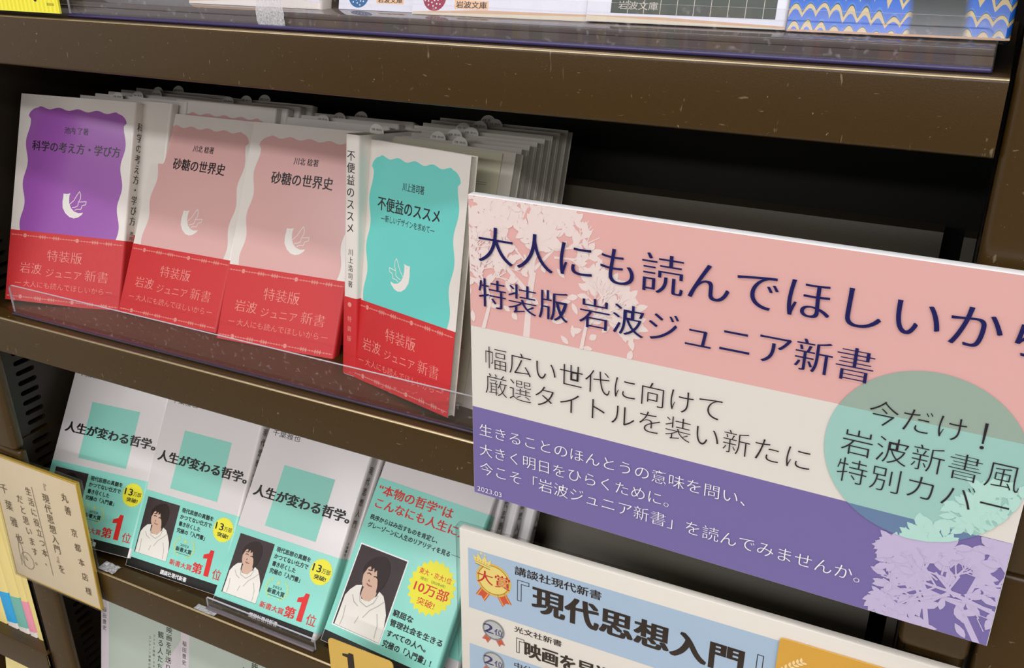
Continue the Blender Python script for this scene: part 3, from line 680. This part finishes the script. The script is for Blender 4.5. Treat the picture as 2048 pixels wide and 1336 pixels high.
def marble():
    M = bpy.data.materials.new('blue_marbled_paper'); M.use_nodes = True; nt = M.node_tree; b = nt.nodes['Principled BSDF']; b.inputs['Roughness'].default_value = .12
    N = nt.nodes.new; tc = N('ShaderNodeTexCoord'); sp = N('ShaderNodeSeparateXYZ'); nt.links.new(tc.outputs['Object'], sp.inputs[0])
    def mth(op, a, b_=None, c=None):
        n = N('ShaderNodeMath'); n.operation = op
        for i, q in enumerate((a, b_, c)):
            if q is None: continue
            if isinstance(q, (int, float)): n.inputs[i].default_value = q
            else: nt.links.new(q, n.inputs[i])
        return n.outputs[0]
    # combed scale pattern: arches pushed along z by |sin x|
    ns = N('ShaderNodeTexNoise'); ns.inputs['Scale'].default_value = 35; nt.links.new(tc.outputs['Object'], ns.inputs['Vector'])
    arch = mth('ABSOLUTE', mth('SINE', mth('MULTIPLY', sp.outputs['X'], 500.0)))
    ph = mth('ADD', mth('MULTIPLY', sp.outputs['Z'], 115.0), mth('MULTIPLY', arch, -.5)); ph = mth('ADD', ph, mth('MULTIPLY', ns.outputs['Fac'], 1.8))
    fr = mth('FRACT', ph); cr = N('ShaderNodeValToRGB'); nt.links.new(fr, cr.inputs[0]); cr.color_ramp.interpolation = 'CONSTANT'
    E = cr.color_ramp.elements; E[0].position = 0; E[0].color = rgb((36, 104, 206)); E[1].position = .55; E[1].color = rgb((206, 186, 138))
    x = E.new(.84); x.color = rgb((40, 60, 70)); x = E.new(.9); x.color = rgb((58, 126, 214))
    n2 = N('ShaderNodeTexNoise'); n2.inputs['Scale'].default_value = 24; mp = N('ShaderNodeMapping'); mp.inputs['Scale'].default_value = (1, 1, .3); nt.links.new(tc.outputs['Object'], mp.inputs[0]); nt.links.new(mp.outputs[0], n2.inputs['Vector'])
    mr = N('ShaderNodeMapRange'); mr.inputs['From Min'].default_value = .56; mr.inputs['From Max'].default_value = .6; nt.links.new(n2.outputs['Fac'], mr.inputs['Value'])
    mx = N('ShaderNodeMix'); mx.data_type = 'RGBA'; nt.links.new(mr.outputs[0], mx.inputs[0]); nt.links.new(cr.outputs[0], mx.inputs[6]); mx.inputs[7].default_value = rgb((44, 54, 52)); nt.links.new(mx.outputs[2], b.inputs['Base Color']); return M
bunko(-.0962, .0960, 'blue marbled-paper book at the right end of the top shelf', marble(), (-1, 12, .3), z=-.0532, T=.016)
F = Flat(); F.rect(.2, .1, 95.8, 1.0, 3); F.build('page_foot', TAN, list(C.objects)[-1].parent if list(C.objects)[-1].parent else None)
TINK = mat('grey_blue_cover', (128, 130, 134), rough=.3)
bunko(-.5860, .100, 'grey patterned paperback on the top shelf behind the yellow sign', TINK, (0, 14, 0), y=.500)

# yellow sign at the upper left
SY = mat('yellow_sign_card', (246, 232, 70), rough=.45); SY2 = mat('deep_yellow_stripe', (236, 214, 40), rough=.45); BL = mat('blue_sign_letters', (40, 120, 190), rough=.4)
e = posed('yellow_sign', (-.7180, .4440, -.0606), (0, 0, 0), 1.0, 'bright yellow striped sign with blue lettering at the upper left corner', 'sign')
box('card', 0, .160, -.0015, 0, 0, .075, SY, e)
F = Flat()
for i in range(40): F.rect(1 + i*4, .6, 2.7 + i*4, 3.6 + 60, 31)
F.build('stripe_print', SY2, e)
F = Flat(); F.text('岩波文庫', 76, 127, 15, 13.5, off=.01, bold=.03, lay=33); F.build('lettering', BL, e)
F = Flat(); F.text('2023.02', 149.0, 156, 5.6, 1.5, lay=33, cap=True); F.text('おすすめ', 149, 158, 9.2, 1.8, lay=33) if False else None; F.disc(138.6, 8.4, 1.6, 33, 14); F.build('lettering', INK, e)

# ------------------------------------------------------------------ the big pink, cream and purple sign
def clip(poly, a, b, c):
    """keep the part of a convex polygon where a*x+b*z >= c"""
    out = []
    for i in range(len(poly)):
        p, q = poly[i], poly[(i+1) % len(poly)]; dp, dq = a*p[0]+b*p[1]-c, a*q[0]+b*q[1]-c
        if dp >= 0: out.append(p)
        if dp*dq < 0: t = dp/(dp-dq); out.append((p[0]+(q[0]-p[0])*t, p[1]+(q[1]-p[1])*t))
    return out
def leaf(x, z, L, wd, a):
    pts = [(0, 0), (.18, .32), (.45, .5), (.75, .34), (1, 0), (.75, -.34), (.45, -.5), (.18, -.32)]
    return [(x + L*p[0]*math.cos(a) - wd*p[1]*math.sin(a), z + L*p[0]*math.sin(a) + wd*p[1]*math.cos(a)) for p in pts]
sign = posed('shelf_sign', (-.24992, .4345, -.33509), (-.92, .34, -.01), 1.0, 'large foam-board sign banded pink, cream and purple over the middle shelf', 'sign')
SW, SH = 294.5, 193.2
BOARD = mat('white_foam_board', (244, 242, 238), rough=.5, g=1.1)
box('foam_board', 0, SW*MM, 0, .006, 0, SH*MM, BOARD, sign, bev=.0004)
PINK = mat('sign_pink', (215, 167, 161), rough=.22, bump=.05, bscale=30); CREAM = mat('sign_cream', (214, 210, 201), rough=.22, bump=.05, bscale=30); VIO = mat('sign_purple', (112, 101, 156), rough=.2, bump=.05, bscale=30)
Flat().rect(.3, 114.8, SW-.3, SH-.3, 1).build('pink_band', PINK, sign)
Flat().rect(.3, 61.8, SW-.3, 114.8, 1).build('cream_band', CREAM, sign)
Flat().rect(.3, .3, SW-.3, 61.8, 1).build('purple_band', VIO, sign)
def tree(x0, z0, a0, L0, depth, wd, out_br, out_lf, rnd, leafL):
    x1, z1 = x0 + L0*math.cos(a0), z0 + L0*math.sin(a0); out_br.append(((x0, z0), (x1, z1), wd))
    n = max(2, int(L0/3.2))
    for i in range(1, n+1):
        if depth > 2: break
        t = i/n; s = 1 if i % 2 else -1; out_lf.append((x0+(x1-x0)*t, z0+(z1-z0)*t, leafL*rnd.uniform(.75, 1.15), a0 + s*rnd.uniform(.5, 1.0)))
    if rnd.random() < .42: out_lf[-n:] = out_lf[-n:][::2]
    if depth == 0: out_lf.append((x1, z1, leafL, a0 + rnd.uniform(-.3, .3))); return
    for k in range(3 if depth > 1 else 2):
        tree(x0 + (x1-x0)*rnd.uniform(.6, 1), z0 + (z1-z0)*rnd.uniform(.6, 1), a0 + rnd.uniform(-1.0, 1.0), L0*rnd.uniform(.6, .85), depth-1, wd*.68, out_br, out_lf, rnd, leafL)
rnd = random.Random(11); br = []; lf = []; NL = [0]
tree(36, 108, 1.5, 34, 5, 4.4, br, lf, rnd, 7.2); tree(8, 112, 1.3, 26, 4, 2.6, br, lf, rnd, 7.2); tree(70, 112, 1.4, 20, 4, 2.4, br, lf, rnd, 7.2)
def crown(x, z): return x < 62 + (193.2-z)*.9 and x < 104 and x + z*.0 < 103 - max(0, (z-165))*.9 - (4*math.sin(z*.35))
F = Flat()
def put(F, poly, lay, planes):
    for pl in planes:
        poly = clip(poly, *pl)
        if len(poly) < 3: return
    NL[0] += 1; F.poly(poly, lay + (NL[0] % 400)*.02)
PL = [(1, 0, .4), (-1, 0, -(SW-.4)), (0, 1, 115), (0, -1, -(SH-.4))]
for (a, b, wd) in br:
    if crown(*b) or crown(*a):
        d = Vector((b[0]-a[0], b[1]-a[1])).normalized(); n = Vector((-d.y, d.x))*wd/2
        put(F, [(a[0]+n.x, a[1]+n.y), (a[0]-n.x, a[1]-n.y), (b[0]-n.x*.7, b[1]-n.y*.7), (b[0]+n.x*.7, b[1]+n.y*.7)], 2, PL)
cnt = 0
for (x, z, L, a) in lf:
    if crown(x, z) and z > 112 and z < 196 and x > -6 and rnd.random() < .62: put(F, leaf(x, z, L, L*.52, a), 2, PL); cnt += 1
for i in range(70):
    x, z = rnd.uniform(-2, 100), rnd.uniform(113, 193)
    if crown(x+3, z) and not (24 < x < 52 and z < 126): put(F, leaf(x, z, rnd.uniform(4.5, 8), rnd.uniform(2.6, 4.0), rnd.uniform(0, 6.28)), 2, PL)
F.build('leaf_print', mat('pale_pink_leaf', (222, 206, 200), rough=.22), sign)
# circle, tinted by the band it lies on
cx, cz, cr_ = 249.0, 96.0, 45.4
circ = [(cx + cr_*math.cos(2*math.pi*i/72), cz + cr_*math.sin(2*math.pi*i/72)) for i in range(72)]
for nm, c, pls in (('circle_print', (146, 166, 152), [(0, 1, 114.8)]), ('circle_print', (150, 192, 182), [(0, 1, 61.8), (0, -1, -114.8)]), ('circle_print', (98, 124, 156), [(0, -1, -61.8)])):
    NL[0] = 0; F = Flat(); put(F, circ, 13, pls + [(-1, 0, -(SW-.3))]); F.build(nm, mat('circle_%d' % c[0], c, rough=.22, bump=.05, bscale=30), sign)
# lilac leaves at the lower right
rnd = random.Random(5); br = []; lf = []
tree(292, -4, 2.1, 30, 5, 3.0, br, lf, rnd, 8.4); tree(268, -6, 1.8, 24, 4, 2.4, br, lf, rnd, 8.4); tree(300, 40, 2.3, 24, 4, 2.2, br, lf, rnd, 8.4); tree(296, 20, 2.9, 24, 4, 2.2, br, lf, rnd, 8.4)
def edge2(z): return 238 + (.05*z if z < 45 else 2.2 + (z-45)*.82) + 2.5*math.sin(z*.4)
cand = []
for (a, b, wd) in br:
    if a[0] > edge2(a[1]) and b[0] > edge2(b[1]) and max(a[1], b[1]) < 97:
        d = Vector((b[0]-a[0], b[1]-a[1])).normalized(); n = Vector((-d.y, d.x))*wd/2; cand.append([(a[0]+n.x, a[1]+n.y), (a[0]-n.x, a[1]-n.y), (b[0]-n.x, b[1]-n.y), (b[0]+n.x, b[1]+n.y)])
for (x, z, L, a) in lf:
    if x > edge2(z)+2 and z < 95 and rnd.random() < .6: cand.append(leaf(x, z, L, L*.5, a))
for i in range(45):
    z = rnd.uniform(-2, 96)**1.0; x = rnd.uniform(edge2(z)+3, 297)
    if rnd.random() < 1.15 - z/130: cand.append(leaf(x, z, rnd.uniform(6.5, 9.5), rnd.uniform(3.4, 4.6), rnd.uniform(0, 6.28)))
PL2 = [(-1, 0, -(SW-.4)), (0, 1, .4)]
F = Flat(); NL[0] = 0
for p in cand: put(F, p, 3, PL2 + [(0, -1, -61.8)])
F.build('leaf_print', mat('lilac_leaf', (186, 175, 206), rough=.22), sign)
inside = [(math.cos(math.radians(a))*-1, math.sin(math.radians(a))*-1, -(cx*math.cos(math.radians(a)) + cz*math.sin(math.radians(a)) + cr_)) for a in range(0, 360, 12)]
F = Flat(); NL[0] = 0
for p in cand: put(F, p, 14, PL2 + inside)
F.build('leaf_print', mat('mint_leaf', (172, 212, 200), rough=.22), sign)
SBI = mat('sign_black_ink', (40, 34, 40), rough=.22); NAVY = mat('navy_ink', (30, 30, 84), rough=.22)
F = Flat(); F.text('大人にも読んでほしいから', 7.0, 291.5, 166.4, 21.5, off=-.012, serif=.030, lay=24, res=8); F.build('lettering', NAVY, sign); F = Flat(); F.text('特装版 岩波ジュニア新書', 6.7, 220.4, 137.6, 17.6, off=-.012, serif=.030, lay=24, res=8); F.build('lettering', NAVY, sign)
F = Flat(); F.text('幅広い世代に向けて', 10.4, 151.3, 97.4, 14.4, off=-.014, lay=24, res=8); F.build('lettering', SBI, sign); F = Flat(); F.text('厳選タイトルを装い新たに', 10.0, 198.6, 80.4, 14.2, off=-.014, lay=24, res=8); F.build('lettering', SBI, sign)
F = Flat(); F.text('今だけ', 221.9, 264.5, 115.3, 13.3, off=-.014, lay=24, res=8); F.poly([(271.6, 121.5), (273.0, 121.5), (272.7, 110.8), (271.9, 110.8)], 24); F.disc(272.3, 108.8, .9, 24, 12); F.build('lettering', SBI, sign); F = Flat(); F.text('岩波新書風', 211.8, 290.8, 96.6, 14.4, off=-.014, lay=24, res=8); F.build('lettering', SBI, sign); F = Flat(); F.text('特別カバー', 211.6, 289.2, 80.4, 14.0, off=-.014, lay=24, res=8); F.build('lettering', SBI, sign)
F = Flat(); F.text('生きることのほんとうの意味を問い、', 5.5, 168.6, 47.6, 8.4, off=-.015, serif=.012, lay=24, res=6); F.build('lettering', WHITEINK, sign); F = Flat(); F.text('大きく明日をひらくために。', 5.4, 126.8, 33.6, 8.6, off=-.015, serif=.012, lay=24, res=6); F.build('lettering', WHITEINK, sign)
F = Flat(); F.text('今こそ「岩波ジュニア新書」を読んでみませんか。', 5.5, 231.2, 20.4, 9.0, off=-.015, serif=.012, lay=24, res=6); F.build('lettering', WHITEINK, sign); F = Flat(); F.text('2023.03', 3.1, 20.4, 4.7, 3.6, off=-.01, lay=24, cap=True, res=5); F.build('lettering', WHITEINK, sign)

# ------------------------------------------------------------------ lower sign: laminated ranking board
card = posed('ranking_board', (-.25947, .4300, -.39324), (1.34, 1.12, -.04), 1.0, 'white ranking board with gold and silver medals below the pink sign', 'sign')
CPAPER = mat('sign_paper', (226, 219, 210), rough=.3)
box('foam_board', 0, .297, 0, .0055, -.180, .030, CPAPER, card, bev=.0004)
box('plastic_sleeve', -.0028, .299, -.0008, .0064, -.182, .0316, SLEEVE, card, bev=.0012)
SKY = mat('sky_blue_band_print', (170, 192, 214), rough=.3)
L0 = 2
F = Flat(); F.rect(6.3, -31, 290, 17, L0); F.rect(6.3, -128, 290, -61.4, L0); F.build('blue_band', SKY, card)
BK = mat('dark_brown_ink', (44, 33, 28), rough=.3)
F = Flat(); F.text('講談社現代新書', 40.0, 98.6, 10.4, 6.6, off=.008, bold=.015, lay=4, res=4); F.build('lettering', BK, card)
F = Flat(); F.text('現代思想入門', 53.0, 186.6, -7.0, 19.6, off=.012, bold=.045, lay=4, res=6)
F.build('lettering', BK, card); F = Flat(); F.line([(50, 3.4), (42, 3.4), (42, -12.6), (44.6, -12.6), (44.6, .8), (50, .8), (50, 3.4)], .5, 4); F.line([(190, -10), (194.6, -10), (194.6, 3), (198, 3), (198, -13.4), (190, -13.4), (190, -10)], .5, 4)
F.build('lettering', BK, card); F = Flat(); F.text('光文社新書', 40.0, 73.6, -36.4, 4.9, off=.006, bold=.01, lay=4, res=4)
F.build('lettering', BK, card); F = Flat(); F.line([(47, -43.4), (41.6, -43.4), (41.6, -55.4), (43.6, -55.4), (43.6, -45.6), (47, -45.6), (47, -43.4)], .45, 4); F.text('映画を早送りで観る人たち', 47.8, 196, -50.0, 12.4, off=.012, bold=.04, lay=4, res=4)
F.build('lettering', BK, card); F = Flat(); F.text('中公新書', 40.2, 67, -66.6, 4.9, off=.006, bold=.01, lay=4, res=4); F.build('lettering', BK, card)
GOLD1 = mat('gold_medal_print', (226, 184, 84), rough=.3); GOLD2 = mat('light_gold_print', (240, 212, 124), rough=.3); SIL1 = mat('silver_medal_print', (140, 142, 142), rough=.3); SIL2 = mat('light_silver_print', (186, 188, 188), rough=.3); RIB = mat('orange_ribbon_print', (206, 84, 56), rough=.35)
def medal(cx, cz, r, m1, m2, txt, ink, tw, th, lay=4, crown=False):
    F = Flat()
    for s in (-1, 1):
        a = math.radians(-90 + s*30); d = Vector((math.cos(a), math.sin(a))); n = Vector((-d.y, d.x)); p = Vector((cx, cz)) + d*r*.8; w = r*.30
        q = [p + n*w, p - n*w, p - n*w + d*r*.78, p + d*r*.62, p + n*w + d*r*.78]; F.poly([tuple(x) for x in q], lay)
    F.build('ribbon_print', RIB, card)
    F = Flat()
    for s in (-1, 1):
        a = math.radians(-90 + s*30); d = Vector((math.cos(a), math.sin(a))); n = Vector((-d.y, d.x)); p = Vector((cx, cz)) + d*r*.8; w = r*.30
        for k in (-.72, .72): c = p + n*w*k; F.line([tuple(c), tuple(c + d*r*.74)], r*.05, lay+1)
    F.disc(cx, cz, r, lay+1, 40); F.build('medal_print', m1, card)
    F = Flat(); F.disc(cx, cz, r*.84, lay+2, 40); 
    F.build('medal_print', m2, card)
    F = Flat(); F.line([(cx + r*.88*math.cos(t), cz + r*.88*math.sin(t)) for t in [2*math.pi*i/30 for i in range(31)]], r*.03, lay+2); F.build('medal_ring', mat('medal_ring_'+m1.name, (150, 118, 44) if crown else (104, 106, 106), rough=.3), card)
    if crown:
        F = Flat(); x, z = cx - r*.62, cz + r*.86
        F.poly([(x-5.2, z-1.2), (x+5.2, z-3.2), (x+6.2, z+4.6), (x+3.4, z+2.0), (x+1.8, z+6.4), (x-.6, z+2.6), (x-3.4, z+7.2), (x-4.2, z+3.2), (x-7.0, z+5.2)], lay+3); F.disc(x-1.0, z+7.6, 1.0, lay+3, 8); F.disc(x+1.8, z+7.0, .7, lay+3, 8); F.build('crown_print', GOLD2, card)
        F = Flat(); F.line([(x-5.2, z-1.2), (x+5.2, z-3.2)], .5, lay+4); F.line([(x-5.5, z+.6), (x+5.5, z-1.4)], .3, lay+4)
        for i in range(6): F.disc(x-4.4+1.9*i, z+2.1-.4*i, .34, lay+4, 6)
        F.build('crown_detail', mat('brown_gold_ink', (132, 98, 40), rough=.35), card)
    F = Flat()
    F.text(txt[0], cx - tw/2, cx + (0 if len(txt) > 1 else tw/2), cz + th*.06, th, off=-.004, serif=.03, lay=lay+5, cap=(txt[0] == '2'))
    if len(txt) > 1: F.text(txt[1], cx + tw*.06, cx + tw/2, cz - th*.10, th*.74, off=-.004, serif=.03, lay=lay+5)
    F.build('medal_lettering', ink, card)
medal(24.8, -2.8, 12.6, GOLD1, GOLD2, ['大賞'], mat('medal_red_ink', (196, 40, 42), rough=.3), 23.6, 10.2, crown=True)
NV2 = mat('medal_navy_ink', (52, 44, 104), rough=.3)
medal(24.6, -43.4, 8.2, SIL1, SIL2, ['2', '位'], NV2, 14.5, 7.6)
medal(24.6, -70.4, 8.2, SIL1, SIL2, ['2', '位'], NV2, 14.5, 7.6)
g = empty('gold_ticket', (0, 0, 0), 'gold rounded card with laurel stuck on the ranking board', 'card')
g.matrix_world = card.matrix_world.copy(); 
def roundcard(name, x0, z0, x1, z1, r, y0, y1, m, parent):
    pts = [(x0 + r - r*math.cos(a), z1 - r + r*math.sin(a)) for a in [math.pi/2*i/5 for i in range(6)]] + [(x1 - r + r*math.sin(a), z1 - r + r*math.cos(a)) for a in [math.pi/2*i/5 for i in range(6)]] + [(x1, z0), (x0, z0)]
    n = len(pts); v = [(p[0]*MM, y0, p[1]*MM) for p in pts] + [(p[0]*MM, y1, p[1]*MM) for p in pts]
    f = [tuple(range(n))[::-1], tuple(range(n, 2*n))] + [(i, (i+1) % n, n+(i+1) % n, n+i) for i in range(n)]
    me = mesh(name, v, f); bm = bmesh.new(); bm.from_mesh(me); bmesh.ops.recalc_face_normals(bm, faces=bm.faces[:]); bm.to_mesh(me); bm.free(); return link(name, me, m, parent)
GOLDC = mat('gold_card', (206, 156, 62), rough=.35, metal=.0, var=.08, vscale=18)
roundcard('ticket', 205.4, -50, 288, 20.6, 2.4, -.0018, -.0010, GOLDC, g)
F = Flat()
for k in range(6):
    for s in (-1, 1):
        x, z = 209 + k*1.9, -2 + k*2.6 - k*k*.12; F.poly(leaf(x, z, 3.6, 1.7, math.radians(48) + s*.75), 40)
for k in range(6):
    for s in (-1, 1):
        x, z = 284 - k*1.9, -2 + k*2.6 - k*k*.12; F.poly(leaf(x, z, 3.6, 1.7, math.radians(132) + s*.75), 40)
F.line([(236, 3), (240, 7), (244, 3.5), (248, 8), (252, 3.5), (256, 7), (260, 3)], .6, 40)
F.build('laurel_print', mat('pale_gold_line', (232, 208, 150), rough=.35), g)

# ------------------------------------------------------------------ autograph board at the lower left
sh = posed('autograph_board', (-.7654, .4369, -.5850), (-.28, 1.39, -.1), 1.0455, 'cream gold-edged autograph board with brush handwriting, in a clear sleeve', 'sign board')
SHK = mat('cream_board_paper', (214, 196, 166), rough=.55, var=.04, vscale=10); GE = mat('gold_foil_edge', (214, 176, 70), rough=.3, metal=.55)
sh['category'] = 'board'
box('board', .0006, .1113, .0003, .0030, .0006, .1294, SHK, sh)
for (a, b_, c, d) in ((0, .1119, .1286, .1300), (0, .1119, 0, .0014)): box('gold_edge', a, b_, -.0001, .0033, c, d, GE, sh, bev=.0004)
for (a, b_) in ((0, .0012), (.1107, .1119)): box('gold_edge', a, b_, -.0001, .0033, .0014, .1286, GE, sh, bev=.0004)
box('plastic_sleeve', -.0015, .1150, -.0009, .0042, -.0012, .1325, SLEEVE, sh, bev=.001)
BR = mat('brush_ink', (88, 66, 40), rough=.5); F = Flat()
F.vtext('丸善', 92.5, 117, 92, 8.6, off=0, h=1.1, lay=3, lean=2); F.vtext('京都本店様', 95.8, 84, 9, 8.0, off=0, h=1.1, lay=3, lean=4)
F.vtext('『現代思想入門』を', 67.5, 118, 24, 9.0, off=0, h=1.1, lay=3, lean=1); F.line([(51.5, 109), (54.4, 17)], .5, 3)
F.vtext('生活に役立つ本、', 45.2, 108, 24, 8.0, off=0, h=1.1, lay=3, lean=5); F.vtext('だと思います。', 30.6, 96, 20, 8.6, off=0, h=1.1, lay=3, lean=6)
F.vtext('千葉雅也', 10.4, 104, 36, 10, off=0, h=1.1, lay=3, lean=7)
F.line([(22 + 8*math.cos(t) , 22 + 9*math.sin(t)) for t in [2*math.pi*i/22 for i in range(23)]], .5, 3); F.line([(12, 14), (13, 34), (16, 46), (18, 34), (16, 14)], .5, 3); F.line([(16, 26), (22, 22), (20, 27)], .5, 3)
F.build('handwriting', BR, sh)

# ------------------------------------------------------------------ small gold tag and bits of tape
tg = posed('price_tag', (-.3860, .4395, -.5790), (0, 0, 0), 1.0, 'small gold tag with a dark numeral, below the tall-banded paperback', 'tag')
TAG = mat('tag_gold_card', (208, 172, 84), rough=.4, var=.05, vscale=40)
roundcard('card', 0, 0, 60, 67.4, 4.0, -.0008, 0, TAG, tg)
F = Flat(); F.poly([(17.5, 42), (23.6, 42), (23.6, 60.0), (19.5, 60.0), (18.5, 58.2), (13.0, 57.0), (13.0, 54.6), (17.5, 54.6)], 20); F.build('numeral', BK, tg)
def tape(x0, x1, z0, z1, y, label, jag=.6):
    e = empty('tape_piece', (0, 0, ZC), label, 'tape'); n = 9; rr = random.Random(int(x0*-1e4))
    L = [(x0 + rr.uniform(-jag, jag)*.001, z0 + (z1-z0)*i/n) for i in range(n+1)]; Rr = [(x1 + rr.uniform(-jag, jag)*.001, z0 + (z1-z0)*i/n) for i in range(n+1)]
    v = [(a, y, b) for a, b in L] + [(a, y, b) for a, b in Rr]; f = [(i, n+1+i, n+2+i, i+1) for i in range(n)]
    link('film', mesh('film', v, f), TAPE, e); return e
tape(-.4003, -.3800, -.0612, -.0420, .4524, 'frosted tape strip on the clear lip of the top shelf')
e = empty('tape_piece', (0, 0, ZC), 'crumpled shiny tape scrap on the third shelf edge by the autograph board', 'tape')
v = []; 
for i in range(6):
    for j in range(4): v.append((-.652 + .0036*i, .4445 + .0035*j, -.5452 + random.uniform(0, .0022)))
link('film', mesh('film', v, [(4*i+j, 4*i+4+j, 4*i+5+j, 4*i+1+j) for i in range(5) for j in range(3)]), TAPE, e)
e = empty('tape_piece', (0, 0, ZC), 'thin tape scrap on the third shelf edge at the left end of the short lip', 'tape')
v = []
for i in range(7):
    for j in range(3): v.append((-.536 + .0038*i, .4445 + .003*j, -.5455 + random.uniform(0, .0008)))
link('film', mesh('film', v, [(3*i+j, 3*i+3+j, 3*i+4+j, 3*i+1+j) for i in range(6) for j in range(2)]), TAPE, e)
